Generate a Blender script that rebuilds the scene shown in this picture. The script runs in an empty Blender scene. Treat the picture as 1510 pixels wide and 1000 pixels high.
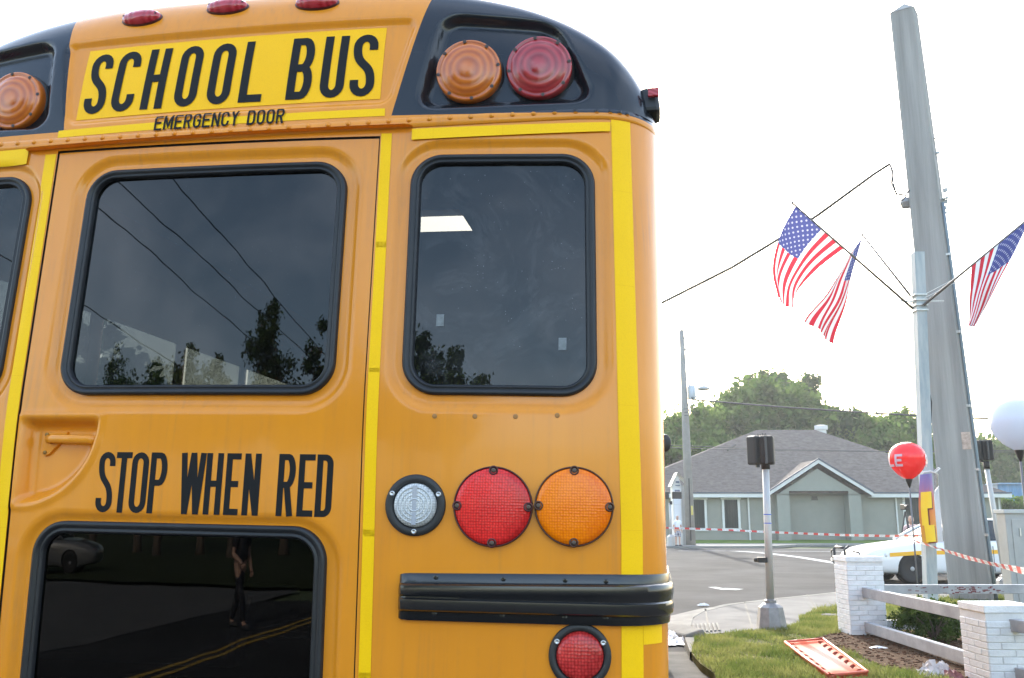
import bpy, bmesh, math, random
import numpy as np
from mathutils import Vector, Matrix
random.seed(7); rng = np.random.default_rng(7)
sc = bpy.context.scene
col = sc.collection
R = math.radians

# ------------------------------------------------------------------ camera, sky, sun, exposure
FPX = 1350.0; PITCH = math.atan(266 / FPX); CAMZ = 1.65
cam_d = bpy.data.cameras.new('camera'); cam = bpy.data.objects.new('camera', cam_d); col.objects.link(cam)
cam.location = (0, 0, CAMZ); cam.rotation_euler = (R(90) + PITCH, 0, 0)
cam_d.sensor_width = 36; cam_d.lens = FPX / 1510 * 36; cam_d.clip_end = 3000; cam_d.clip_start = 0.05
sc.camera = cam
SUN_EL = R(29.7); SUN_AZ = R(4.4)
w = bpy.data.worlds.new('World'); sc.world = w; w.use_nodes = True
nt = w.node_tree; nt.nodes.clear()
sky = nt.nodes.new('ShaderNodeTexSky'); sky.sky_type = 'NISHITA'; sky.sun_disc = False
sky.sun_elevation = SUN_EL; sky.sun_rotation = SUN_AZ; sky.air_density = 1.4; sky.dust_density = 2.6; sky.ozone_density = 1.2
bg = nt.nodes.new('ShaderNodeBackground'); bg.inputs['Strength'].default_value = 0.15
wo = nt.nodes.new('ShaderNodeOutputWorld')
# thin broken cloud over the whole sky
tcw = nt.nodes.new('ShaderNodeTexCoord'); sxw = nt.nodes.new('ShaderNodeSeparateXYZ'); nt.links.new(tcw.outputs['Generated'], sxw.inputs[0])
def wm(op, a, b):
    x = nt.nodes.new('ShaderNodeMath'); x.operation = op
    for i, v in enumerate((a, b)):
        if isinstance(v, (int, float)): x.inputs[i].default_value = v
        else: nt.links.new(v, x.inputs[i])
    return x.outputs[0]
zd = wm('ADD', wm('ABSOLUTE', sxw.outputs[2], 0), .22); cbw = nt.nodes.new('ShaderNodeCombineXYZ'); nt.links.new(wm('DIVIDE', sxw.outputs[0], zd), cbw.inputs[0]); nt.links.new(wm('DIVIDE', sxw.outputs[1], zd), cbw.inputs[1])
cn = nt.nodes.new('ShaderNodeTexNoise'); cn.inputs['Scale'].default_value = 2.3; cn.inputs['Detail'].default_value = 7; cn.inputs['Roughness'].default_value = .55; cn.inputs['Distortion'].default_value = .5; nt.links.new(cbw.outputs[0], cn.inputs['Vector'])
crw = nt.nodes.new('ShaderNodeValToRGB'); crw.color_ramp.elements[0].position = .42; crw.color_ramp.elements[1].position = .72; crw.color_ramp.elements[0].color = (0, 0, 0, 1); crw.color_ramp.elements[1].color = (1.9, 1.9, 1.95, 1); nt.links.new(cn.outputs['Fac'], crw.inputs['Fac'])
adw = nt.nodes.new('ShaderNodeMix'); adw.data_type = 'RGBA'; adw.blend_type = 'ADD'; adw.inputs[0].default_value = 1.0; nt.links.new(sky.outputs[0], adw.inputs[6]); nt.links.new(crw.outputs[0], adw.inputs[7])
nt.links.new(adw.outputs[2], bg.inputs['Color']); nt.links.new(bg.outputs[0], wo.inputs['Surface'])
sd = bpy.data.lights.new('sun', 'SUN'); sd.energy = 2.0; sd.angle = R(0.6); sd.color = (1.0, 0.97, 0.92)
so = bpy.data.objects.new('sun', sd); col.objects.link(so)
dv = Vector((math.sin(SUN_AZ) * math.cos(SUN_EL), math.cos(SUN_AZ) * math.cos(SUN_EL), math.sin(SUN_EL)))
so.rotation_euler = dv.to_track_quat('Z', 'Y').to_euler(); so.location = (5, 20, 30)
sc.view_settings.view_transform = 'Standard'; sc.view_settings.look = 'None'
sc.view_settings.exposure = 2.15; sc.view_settings.gamma = 1.0; sc.view_settings.use_curve_mapping = False
sc.render.engine = 'CYCLES'
sc.cycles.use_denoising = True
sc.cycles.max_bounces = 10; sc.cycles.transparent_max_bounces = 24; sc.cycles.diffuse_bounces = 3; sc.cycles.glossy_bounces = 4
sc.cycles.sample_clamp_indirect = 6.0

# ------------------------------------------------------------------ helpers: survey points
CP, SP = math.cos(PITCH), math.sin(PITCH)
def ray(px, py):
    x = (px - 755) / FPX; y = (500 - py) / FPX
    return Vector((x, CP - SP * y, SP + CP * y))
def gnd(px, py, z=0.0):
    d = ray(px, py); t = (z - CAMZ) / d.z
    return Vector((d.x * t, d.y * t, z))
def at(px, py, Y):
    d = ray(px, py); t = Y / d.y
    return Vector((d.x * t, Y, CAMZ + d.z * t))

# ------------------------------------------------------------------ helpers: materials
MATS = {}
def M(name, c=(.5, .5, .5), rough=.6, metal=0.0, var=0.0, vscale=3.0, bump=0.0, bscale=40.0, spec=0.5, coat=0.0, trans=0.0, c2=None, detail=4.0, stretch=None):
    if name in MATS: return MATS[name]
    m = bpy.data.materials.new(name); m.use_nodes = True; MATS[name] = m
    n = m.node_tree.nodes; l = m.node_tree.links; b = n['Principled BSDF']
    b.inputs['Base Color'].default_value = (*c, 1); b.inputs['Roughness'].default_value = rough
    b.inputs['Metallic'].default_value = metal; b.inputs['Specular IOR Level'].default_value = spec
    b.inputs['Coat Weight'].default_value = coat; b.inputs['Coat Roughness'].default_value = 0.05
    b.inputs['Transmission Weight'].default_value = trans
    tc = n.new('ShaderNodeTexCoord'); src = tc.outputs['Object']
    if stretch:
        mp = n.new('ShaderNodeMapping'); mp.inputs['Scale'].default_value = stretch; l.new(src, mp.inputs['Vector']); src = mp.outputs[0]
    if var > 0 or c2:
        t = n.new('ShaderNodeTexNoise'); t.inputs['Scale'].default_value = vscale; t.inputs['Detail'].default_value = detail; t.inputs['Roughness'].default_value = .65
        l.new(src, t.inputs['Vector'])
        r = n.new('ShaderNodeValToRGB'); l.new(t.outputs['Fac'], r.inputs['Fac'])
        r.color_ramp.elements[0].position = .3; r.color_ramp.elements[1].position = .7
        a = tuple(x * (1 - var) for x in c); d = c2 if c2 else tuple(min(1, x * (1 + var)) for x in c)
        r.color_ramp.elements[0].color = (*a, 1); r.color_ramp.elements[1].color = (*d, 1)
        l.new(r.outputs['Color'], b.inputs['Base Color'])
    if bump > 0:
        t = n.new('ShaderNodeTexNoise'); t.inputs['Scale'].default_value = bscale; t.inputs['Detail'].default_value = 5
        l.new(src, t.inputs['Vector'])
        bp = n.new('ShaderNodeBump'); bp.inputs['Strength'].default_value = bump; bp.inputs['Distance'].default_value = .02
        l.new(t.outputs['Fac'], bp.inputs['Height']); l.new(bp.outputs['Normal'], b.inputs['Normal'])
    return m
def nodes(m): return m.node_tree.nodes, m.node_tree.links, m.node_tree.nodes['Principled BSDF']
def mth(n, l, op, a, b=None, cl=False):
    x = n.new('ShaderNodeMath'); x.operation = op; x.use_clamp = cl
    for i, v in enumerate((a, b)):
        if v is None: continue
        if isinstance(v, (int, float)): x.inputs[i].default_value = v
        else: l.new(v, x.inputs[i])
    return x.outputs[0]
def mixc(n, l, f, a, b):
    x = n.new('ShaderNodeMix'); x.data_type = 'RGBA'
    for s, v in ((0, f), (6, a), (7, b)):
        if isinstance(v, (int, float)): x.inputs[s].default_value = v
        elif isinstance(v, tuple): x.inputs[s].default_value = (*v, 1)
        else: l.new(v, x.inputs[s])
    return x.outputs[2]
def glass(name, tint, dust=0.0, ior=1.5, gain=1.35):
    if name in MATS: return MATS[name]
    m = bpy.data.materials.new(name); m.use_nodes = True; MATS[name] = m
    n = m.node_tree.nodes; l = m.node_tree.links; n.clear()
    o = n.new('ShaderNodeOutputMaterial'); fr = n.new('ShaderNodeFresnel'); fr.inputs['IOR'].default_value = ior
    tr = n.new('ShaderNodeBsdfTransparent'); tr.inputs['Color'].default_value = (*tint, 1)
    gl = n.new('ShaderNodeBsdfGlossy'); gl.inputs['Roughness'].default_value = 0.012; gl.inputs['Color'].default_value = (1, 1, 1, 1)
    tc = n.new('ShaderNodeTexCoord')
    w1 = n.new('ShaderNodeTexNoise'); w1.inputs['Scale'].default_value = 7; w1.inputs['Detail'].default_value = 1; l.new(tc.outputs['Object'], w1.inputs['Vector'])
    bp = n.new('ShaderNodeBump'); bp.inputs['Strength'].default_value = .011; bp.inputs['Distance'].default_value = .02; l.new(w1.outputs['Fac'], bp.inputs['Height'])
    l.new(bp.outputs[0], gl.inputs['Normal'])
    f2 = mth(n, l, 'MULTIPLY', fr.outputs[0], gain, True)
    mx = n.new('ShaderNodeMixShader'); l.new(f2, mx.inputs[0]); l.new(tr.outputs[0], mx.inputs[1]); l.new(gl.outputs[0], mx.inputs[2])
    out = mx.outputs[0]
    if dust > 0:
        df = n.new('ShaderNodeBsdfDiffuse'); df.inputs['Color'].default_value = (.5, .52, .55, 1)
        no = n.new('ShaderNodeTexNoise'); no.inputs['Scale'].default_value = 9; no.inputs['Detail'].default_value = 6; l.new(tc.outputs['Object'], no.inputs['Vector'])
        vo = n.new('ShaderNodeTexVoronoi'); vo.inputs['Scale'].default_value = 130; l.new(tc.outputs['Object'], vo.inputs['Vector'])
        dots = mth(n, l, 'LESS_THAN', vo.outputs['Distance'], .10)
        sepc = n.new('ShaderNodeSeparateColor'); l.new(vo.outputs['Color'], sepc.inputs[0])
        some = mth(n, l, 'GREATER_THAN', sepc.outputs[0], .72)
        k = mth(n, l, 'MULTIPLY', mth(n, l, 'MULTIPLY', dots, some), mth(n, l, 'GREATER_THAN', no.outputs['Fac'], .5))
        sm = n.new('ShaderNodeTexNoise'); sm.inputs['Scale'].default_value = 4.5; sm.inputs['Detail'].default_value = 9; sm.inputs['Roughness'].default_value = .75; sm.inputs['Distortion'].default_value = 2.5; l.new(tc.outputs['Object'], sm.inputs['Vector'])
        smr = mth(n, l, 'MULTIPLY', mth(n, l, 'SUBTRACT', sm.outputs['Fac'], .50, True), dust * 7)
        k = mth(n, l, 'ADD', mth(n, l, 'ADD', mth(n, l, 'MULTIPLY', k, min(.5, dust * 14)), mth(n, l, 'MULTIPLY', no.outputs['Fac'], dust * .6)), smr, True)
        m2 = n.new('ShaderNodeMixShader'); l.new(k, m2.inputs[0]); l.new(out, m2.inputs[1]); l.new(df.outputs[0], m2.inputs[2]); out = m2.outputs[0]
    l.new(out, o.inputs['Surface'])
    return m

# ------------------------------------------------------------------ helpers: objects and meshes
def tag(o, label=None, cat=None, group=None, kind=None):
    if label: o['label'] = label
    if cat: o['category'] = cat
    if group: o['group'] = group
    if kind: o['kind'] = kind
    return o
def thing(name, loc, label, cat, group=None, rot=(0, 0, 0)):
    o = bpy.data.objects.new(name, None); col.objects.link(o); o.empty_display_size = .1
    o.location = loc; o.rotation_euler = rot
    return tag(o, label, cat, group)
class MB:
    def __init__(s, org=(0, 0, 0)): s.v = []; s.f = []; s.uv = []; s.org = Vector(org)
    def add(s, vs, fs):
        b = len(s.v); s.v += [tuple(x) for x in vs]; s.f += [tuple(i + b for i in f) for f in fs]; return s
    def box(s, c, sz, rz=0.0, M3=None, taper=1.0):
        hx, hy, hz = sz[0] / 2, sz[1] / 2, sz[2] / 2
        vs = []
        for z in (-1, 1):
            k = taper if z > 0 else 1
            for x, y in ((-1, -1), (1, -1), (1, 1), (-1, 1)):
                p = Vector((x * hx * k, y * hy * k, z * hz))
                if M3 is not None: p = M3 @ p
                elif rz: p = Matrix.Rotation(rz, 3, 'Z') @ p
                vs.append(p + Vector(c))
        return s.add(vs, [(3, 2, 1, 0), (4, 5, 6, 7), (0, 1, 5, 4), (1, 2, 6, 5), (2, 3, 7, 6), (3, 0, 4, 7)])
    def tube(s, pts, rad, n=8, cap=True):
        pts = [Vector(p) for p in pts]; k = len(pts)
        rad = [rad] * k if isinstance(rad, (int, float)) else rad
        vs = []; prev = None
        for i, p in enumerate(pts):
            t = (pts[min(i + 1, k - 1)] - pts[max(i - 1, 0)]).normalized()
            a = prev if prev is not None else (Vector((0, 0, 1)) if abs(t.z) < .9 else Vector((1, 0, 0)))
            x = (a - t * a.dot(t)).normalized(); y = t.cross(x); prev = x
            for j in range(n):
                q = 2 * math.pi * j / n; vs.append(p + (x * math.cos(q) + y * math.sin(q)) * rad[i])
        fs = [(i * n + j, i * n + (j + 1) % n, (i + 1) * n + (j + 1) % n, (i + 1) * n + j) for i in range(k - 1) for j in range(n)]
        if cap: fs += [tuple(range(n - 1, -1, -1)), tuple((k - 1) * n + j for j in range(n))]
        return s.add(vs, fs)
    def lathe(s, prof, n=32, c=(0, 0, 0), ax=None, cap0=True, cap1=True, sx=1.0, sy=1.0):
        # prof: (radius, height) along the axis
        A = ax if ax is not None else Matrix.Identity(3); c = Vector(c); vs = []
        for r, h in prof:
            for j in range(n):
                q = 2 * math.pi * j / n; vs.append(c + A @ Vector((r * math.cos(q) * sx, r * math.sin(q) * sy, h)))
        k = len(prof)
        fs = [(i * n + j, i * n + (j + 1) % n, (i + 1) * n + (j + 1) % n, (i + 1) * n + j) for i in range(k - 1) for j in range(n)]
        if cap0: fs.append(tuple(range(n - 1, -1, -1)))
        if cap1: fs.append(tuple((k - 1) * n + j for j in range(n)))
        return s.add(vs, fs)
    def ngon(s, pts, z0=None, z1=None):
        k = len(pts)
        if z0 is None: return s.add(pts, [tuple(range(k))])
        vs = [(p[0], p[1], z1) for p in pts] + [(p[0], p[1], z0) for p in pts]
        return s.add(vs, [tuple(range(k))] + [(i, k + i, k + (i + 1) % k, (i + 1) % k) for i in range(k)])
    def mesh(s, name, mat=None, smooth=False, recalc=False):
        me = bpy.data.meshes.new(name)
        me.from_pydata([(p[0] - s.org.x, p[1] - s.org.y, p[2] - s.org.z) for p in s.v], [], s.f)
        if recalc:
            bm = bmesh.new(); bm.from_mesh(me); bmesh.ops.recalc_face_normals(bm, faces=bm.faces); bm.to_mesh(me); bm.free()
        if s.uv:
            ul = me.uv_layers.new(name='UVMap')
            for lp in me.loops: ul.data[lp.index].uv = s.uv[lp.vertex_index]
        if smooth: me.polygons.foreach_set('use_smooth', [True] * len(me.polygons))
        if mat: me.materials.append(mat)
        me.update(); return me
    def build(s, name, mat, parent=None, smooth=False, recalc=False, bevel=0.0):
        o = bpy.data.objects.new(name, s.mesh(name, mat, smooth, recalc)); col.objects.link(o)
        if parent is not None:
            o.parent = parent
        else: o.location = s.org
        if bevel:
            md = o.modifiers.new('bevel', 'BEVEL'); md.width = bevel; md.segments = 2; md.limit_method = 'ANGLE'
        return o
def T(o): return Vector(o.location)          # a thing's base point, used as the builder's origin
def smooth_by_angle(o, a=35):
    me = o.data; me.polygons.foreach_set('use_smooth', [True] * len(me.polygons)); me.set_sharp_from_angle(angle=R(a))

# ------------------------------------------------------------------ stroke lettering
def arcp(cx, cy, rx, ry, a0, a1, n=10):
    return [(cx + rx * math.cos(R(a0 + (a1 - a0) * i / n)), cy + ry * math.sin(R(a0 + (a1 - a0) * i / n))) for i in range(n + 1)]
def letter(ch, W, H, t):
    """centre-line strokes of a condensed gothic capital in a W x H box with stroke width t"""
    h = t / 2; x0, x1, y0, y1 = h, W - h, h, H - h; cx = W / 2; rx = (W - t) / 2; ry = min(rx * 1.25, H * .25); m = H / 2
    if ch == 'S':
        ya, yb = y1 - ry, y0 + ry; d = (ya - yb) * .62
        bz = [((1 - k) ** 3 * x0 + 3 * (1 - k) ** 2 * k * x0 + 3 * (1 - k) * k * k * x1 + k ** 3 * x1, (1 - k) ** 3 * ya + 3 * (1 - k) ** 2 * k * (ya - d) + 3 * (1 - k) * k * k * (yb + d) + k ** 3 * yb) for k in [i / 14 for i in range(1, 14)]]
        return [[(x1, ya - .06 * H)] + arcp(cx, ya, rx, ry, 0, 180) + bz + arcp(cx, yb, rx, ry, 0, -180) + [(x0, yb + .06 * H)]]
    if ch == 'C': return [[(x1, y1 - ry - .07 * H)] + arcp(cx, y1 - ry, rx, ry, 0, 180) + arcp(cx, y0 + ry, rx, ry, 180, 360) + [(x1, y0 + ry + .07 * H)]]
    if ch == 'G': return [[(x1, y1 - ry - .07 * H)] + arcp(cx, y1 - ry, rx, ry, 0, 180) + arcp(cx, y0 + ry, rx, ry, 180, 360) + [(x1, m)], [(x1 + h, m), (cx, m)]]
    if ch == 'O':
        p = arcp(cx, y1 - ry, rx, ry, 0, 180) + arcp(cx, y0 + ry, rx, ry, 180, 360); return [p + [p[0]]]
    if ch == 'U': return [[(x0, H), (x0, y0 + ry)] + arcp(cx, y0 + ry, rx, ry, 180, 360)[1:] + [(x1, H)]]
    if ch == 'H': return [[(x0, 0), (x0, H)], [(x1, 0), (x1, H)], [(x0, m), (x1, m)]]
    if ch == 'L': return [[(x0, H), (x0, y0), (W, y0)]]
    if ch == 'E': return [[(W, y1), (x0, y1), (x0, y0), (W, y0)], [(x0, m), (W * .9, m)]]
    if ch == 'T': return [[(0, y1), (W, y1)], [(cx, y1), (cx, 0)]]
    if ch == 'D': 
        p = [(x0, y0), (x0, y1)] + arcp(x1 - rx, y1 - ry, rx, ry, 90, 0) + arcp(x1 - rx, y0 + ry, rx, ry, 0, -90); return [p + [p[0]]]
    if ch in 'PR':
        rb = (y1 - m) / 2 
        s = [[(x0, 0), (x0, H)], [(x0, y1)] + arcp(x1 - rx * .8, y1 - rb, rx * .8, rb, 90, -90) + [(x0, y1 - 2 * rb)]]
        if ch == 'R': s.append([(x1 - rx * .9, m), (x1 - .04 * W, 0)])
        return s
    if ch == 'B':
        rb = (y1 - m) / 2; rc = (m - y0) / 2
        return [[(x0, 0), (x0, H)], [(x0, y1)] + arcp(x1 - rx * .9, y1 - rb, rx * .8, rb, 90, -90) + [(x0, m)],
                [(x0, m)] + arcp(x1 - rx * .8, y0 + rc, rx * .8, rc, 90, -90) + [(x0, y0)]]
    if ch == 'N': return [[(x0, 0), (x0, H)], [(x1, 0), (x1, H)], [(x0, H - t * .3), (x1, t * .3)]]
    if ch == 'M': return [[(x0, 0), (x0, H)], [(x1, 0), (x1, H)], [(x0, H - t * .3), (cx, H * .25), (x1, H - t * .3)]]
    if ch == 'W': return [[(x0, H), (W * .28, 0)], [(W * .28, 0), (cx, H)], [(cx, H), (W * .72, 0)], [(W * .72, 0), (x1, H)]]
    if ch == 'Y': return [[(x0, H), (cx, m)], [(x1, H), (cx, m)], [(cx, m), (cx, 0)]]
    if ch == 'A': return [[(x0, 0), (cx, H)], [(cx, H), (x1, 0)], [(W * .28, H * .3), (W * .72, H * .3)]]
    return []
def stroke_letter(mb, ch, x, y, W, H, t, fn, lift=0.0002, step=.012):
    """adds the letter's strokes as strips; fn(x, y, off) maps the sign plane to 3D"""
    for si, pl in enumerate(letter(ch, W, H, t)):
        closed = (len(pl) > 3 and abs(pl[0][0] - pl[-1][0]) + abs(pl[0][1] - pl[-1][1]) < 1e-6)
        pts = [Vector((p[0], p[1])) for p in pl]
        q = [pts[0]]
        for a, b in zip(pts, pts[1:]):
            if (b - a).length < 1e-6: continue
            k = max(1, int((b - a).length / step)); q += [a + (b - a) * (i + 1) / k for i in range(k)]
        if closed: q = q[:-1]
        k = len(q); vs = []; off = si * lift
        for i in range(k):
            p0 = q[i - 1] if (closed or i > 0) else None; p1 = q[(i + 1) % k] if (closed or i < k - 1) else None
            d0 = (q[i] - p0).normalized() if p0 is not None else None; d1 = (p1 - q[i]).normalized() if p1 is not None else None
            d0 = d0 or d1; d1 = d1 or d0
            tn = (d0 + d1).normalized(); nn = Vector((-tn.y, tn.x)); c = max(.35, nn.dot(Vector((-d0.y, d0.x))))
            hh = t / 2 / c
            for s_ in (-1, 1):
                r = q[i] + nn * hh * s_; vs.append(fn(x + r.x, y + r.y, off))
        n = k if closed else k - 1
        mb.add(vs, [(2 * i, (2 * i + 2) % (2 * k), (2 * i + 3) % (2 * k), 2 * i + 1) for i in range(n)])

# ================================================================== THE SETTING
G = 0.10        # height of the verge above the road
asphalt = M('asphalt', (.060, .059, .058), .95, spec=.03, var=.30, vscale=.42, bump=.35, bscale=120, detail=8)
concrete = M('concrete_paving', (.15, .146, .138), .95, spec=.03, var=.22, vscale=1.3, bump=.25, bscale=60, detail=8)
kerb_m = M('kerb_concrete', (.17, .165, .15), .9, spec=.03, var=.25, vscale=2.2, bump=.3, bscale=50, detail=8)
soil = M('turf_soil', (.085, .10, .03), .95, spec=.03, var=.45, vscale=1.6, c2=(.17, .15, .07), bump=.6, bscale=60, detail=8)
lawn = M('far_lawn', (.10, .16, .035), .95, spec=.03, var=.3, vscale=.6, bump=.4, bscale=30)
terrain_m = M('terrain', (.10, .13, .05), .95, var=.3, vscale=.05)
paint_w = M('road_paint', (.36, .36, .35), .9, spec=.05, var=.25, vscale=6, detail=8)
paint_y = M('road_paint_yellow', (.60, .36, .05), .7, var=.25, vscale=6, detail=8)
def struct(name, mb, mat, **k): return tag(mb.build(name, mat, **k), kind='structure')

struct('ground', MB().ngon([(-144, -139, -.06), (154, -139, -.06), (154, 159, -.06), (-144, 159, -.06)]), terrain_m)
struct('road', MB().ngon([(-90, -13, 0), (90, -13, 0), (90, 54.4, 0), (-90, 54.4, 0)]), asphalt)
# near corner verge with its kerb
edge_px = [(1150, 1200), (1075, 1040), (1056, 1003), (1049, 991), (1030, 978), (1017, 962), (1007, 940), (1003, 922), (1007, 911), (1023, 902), (1066, 891.5), (1128, 884), (1235, 873), (1330, 867), (1420, 863)]
edge = [gnd(x, y, G) for x, y in edge_px]
slab = edge + [Vector((60, 25.0, G)), Vector((60, 3, G)), Vector((5.5, 3, G))]
inner = []
for i, p in enumerate(edge):
    t = (edge[min(i + 1, len(edge) - 1)] - edge[max(i - 1, 0)]).normalized(); nn = Vector((t.y, -t.x, 0)); inner.append(p + nn * (.16 if i > 5 else .02))
struct('verge', MB().ngon([(p.x, p.y) for p in inner + slab[len(edge):]], -.05, G - .004), soil)
kb = MB()
for (a, b), (c, d) in zip(zip(edge[5:], edge[6:]), zip(inner[5:], inner[6:])):
    k = max(1, int((b - a).length / .5))
    for i in range(k):
        p, q = a.lerp(b, i / k), a.lerp(b, (i + 1) / k); r, s_ = c.lerp(d, i / k), c.lerp(d, (i + 1) / k)
        zt = G + .006
        kb.add([(p.x, p.y, -.01), (q.x, q.y, -.01), (q.x + (s_.x - q.x) * .15, q.y + (s_.y - q.y) * .15, zt), (p.x + (r.x - p.x) * .15, p.y + (r.y - p.y) * .15, zt), (r.x, r.y, zt), (s_.x, s_.y, zt), (s_.x, s_.y, -.01), (r.x, r.y, -.01)],
               [(0, 1, 2, 3), (3, 2, 5, 4), (4, 5, 6, 7)])
struct('kerb', kb, kerb_m)
gut = MB()                                     # concrete gutter pan along the corner
outer = [a + (a - b).normalized() * .45 for a, b in zip(edge, inner)]
for i in range(6, len(edge) - 1):
    gut.add([(outer[i].x, outer[i].y, .004), (outer[i + 1].x, outer[i + 1].y, .004), (edge[i + 1].x, edge[i + 1].y, .009), (edge[i].x, edge[i].y, .009)], [(0, 1, 2, 3)])
struct('gutter', gut, kerb_m)
apron = [gnd(x, y, .006) for x, y in [(900, 950), (985, 962), (1012, 962), (1026, 978), (1047, 991), (1056, 1003), (1075, 1040), (1140, 1200), (800, 1200)]]
struct('driveway_apron', MB().ngon([(p.x, p.y, .014) for p in apron]), M('apron', (.10, .097, .09), .9, spec=.03, var=.35, vscale=1.6, bump=.3, bscale=60, detail=9))
walk_back = [(1014, 938), (1060, 934), (1124, 929), (1156, 926), (1180, 919), (1178, 910), (1197, 902), (1236, 895), (1330, 886), (1420, 880)]
sw = [gnd(x, y, G) for x, y in walk_back]
walk_pts = [(p.x, p.y) for p in sw] + [(60, 23.2), (60, 24.8)] + [(p.x, p.y) for p in reversed(inner[6:])]
def resamp(P, n):
    P = [Vector((p[0], p[1])) for p in P]; L = [0]
    for a, b in zip(P, P[1:]): L.append(L[-1] + (b - a).length)
    out = []
    for i in range(n + 1):
        s_ = L[-1] * i / n; k = max(j for j in range(len(L)) if L[j] <= s_ + 1e-9); k = min(k, len(P) - 2)
        out.append(P[k].lerp(P[k + 1], min(1, (s_ - L[k]) / max(1e-9, L[k + 1] - L[k]))))
    return out
fr_ = resamp([(p.x, p.y) for p in inner[6:]] + [(60, 24.8)], 160); bk_ = resamp([(p.x, p.y) for p in sw] + [(60, 23.2)], 160); smb = MB()
for a, b in zip(fr_, bk_): smb.v += [(a.x, a.y, G + .002), (b.x, b.y, G + .002)]
smb.f = [(2 * i, 2 * i + 1, 2 * i + 3, 2 * i + 2) for i in range(160)]
struct('sidewalk', smb, concrete)
# expansion joints and the grooved ramp strip
jo = MB()
for a, b in (((1046, 933), (1040, 897)), ((1110, 929), (1098, 888)), ((1205, 901), (1190, 877))):
    p, q = gnd(*a, G), gnd(*b, G); d = (q - p).normalized(); s_ = Vector((-d.y, d.x, 0)) * .012
    jo.add([p - s_, p + s_, q + s_, q - s_], [(0, 1, 2, 3)])
for v in range(len(jo.v)): jo.v[v] = (jo.v[v][0], jo.v[v][1], G + .006)
struct('paving_joint', jo, M('joint', (.09, .085, .07), .95))
ramp = MB(); g0, g1, g2, g3 = [gnd(x, y, G) for x, y in ((1009, 935), (1064, 931), (1060, 920), (1008, 922))]
for i in range(9):
    a = g0.lerp(g1, (i + .2) / 9); b = g0.lerp(g1, (i + .75) / 9); c = g3.lerp(g2, (i + .75) / 9); d = g3.lerp(g2, (i + .2) / 9)
    ramp.add([(p.x, p.y, G + z) for p in (a, b, c, d) for z in (.004, .022)], [(1, 3, 5, 7), (0, 2, 3, 1), (2, 4, 5, 3), (4, 6, 7, 5), (6, 0, 1, 7)])
struct('ramp_ridges', ramp, kerb_m)
mul = [gnd(x, y, G) for x, y in [(1188, 946), (1222, 936), (1262, 930), (1330, 928), (1450, 925), (1560, 940), (1560, 1100), (1400, 1003), (1350, 992), (1300, 982), (1262, 966), (1215, 954)]]
struct('mulch_bed', MB().ngon([(p.x, p.y, G + .006) for p in mul]), M('mulch', (.055, .032, .02), .95, spec=.03, var=.5, vscale=14, c2=(.13, .085, .055), bump=1, bscale=70, detail=9))
# far side of the crossing street
fk = [(-90, 54.4), (6, 54.4), (12.6, 54.6), (15.6, 55.6), (17.6, 58.2), (90, 60.5)]
struct('far_pavement', MB().ngon(fk + [(90, 64.5), (19, 61.2), (-90, 58.4)], -.02, .12), M('far_concrete', (.19, .187, .18), .9, spec=.03, var=.12, vscale=.6))
struct('lawn', MB().add([(-90, 58.4, .125), (19, 61.2, .125), (90, 64.5, .125), (90, 66.5, .24), (-90, 66.5, .24), (90, 130, .5), (-90, 130, .5)], [(0, 1, 2, 3, 4), (4, 3, 5, 6)]), lawn)
rm = MB()
def road_line(mb, a, b, wd, z=.005):
    a = Vector((a[0], a[1], z)); b = Vector((b[0], b[1], z)); d = (b - a).normalized(); s_ = Vector((-d.y, d.x, 0)) * wd / 2
    mb.add([a - s_, b - s_, b + s_, a + s_], [(0, 1, 2, 3)])
pts = [gnd(x, y) for x, y in ((1075, 812.5), (1105, 814), (1138, 816.8), (1180, 822), (1230, 830), (1290, 840))]
for a, b in zip(pts, pts[1:]): road_line(rm, a, b, .45)
pts = [gnd(x, y) for x, y in ((1000, 812.3), (1240, 813.5), (1420, 814))]
for a, b in zip(pts, pts[1:]): road_line(rm, a, b, .3)
a, b = gnd(1050, 866), gnd(1071, 870); road_line(rm, a, b, .22); road_line(rm, b + Vector((0, 0, .0)), gnd(1083, 868.5), .5, .009)
struct('road_marking', rm, paint_w)
ym = MB()
for dx in (0, .28): road_line(ym, (-6.5 + dx, -24), (-6.4 + dx, 1.5), .11)
struct('centre_line', ym, paint_y)
# what lies behind the photographer: forecourt, grass
struct('forecourt', MB().ngon([(-60, -15.3, .01), (-60, 2, .01), (-9.1, 2, .01), (-9.3, -15.3, .01)]), concrete)
struct('back_lawn', MB().ngon([(-120, -120, .03), (120, -120, .03), (120, -16, .03), (-120, -16, .03)]), M('dull_turf', (.05, .06, .028), .95, spec=.03, var=.4, vscale=.8))  # turf in a darker, less green tone than the far lawn

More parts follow.
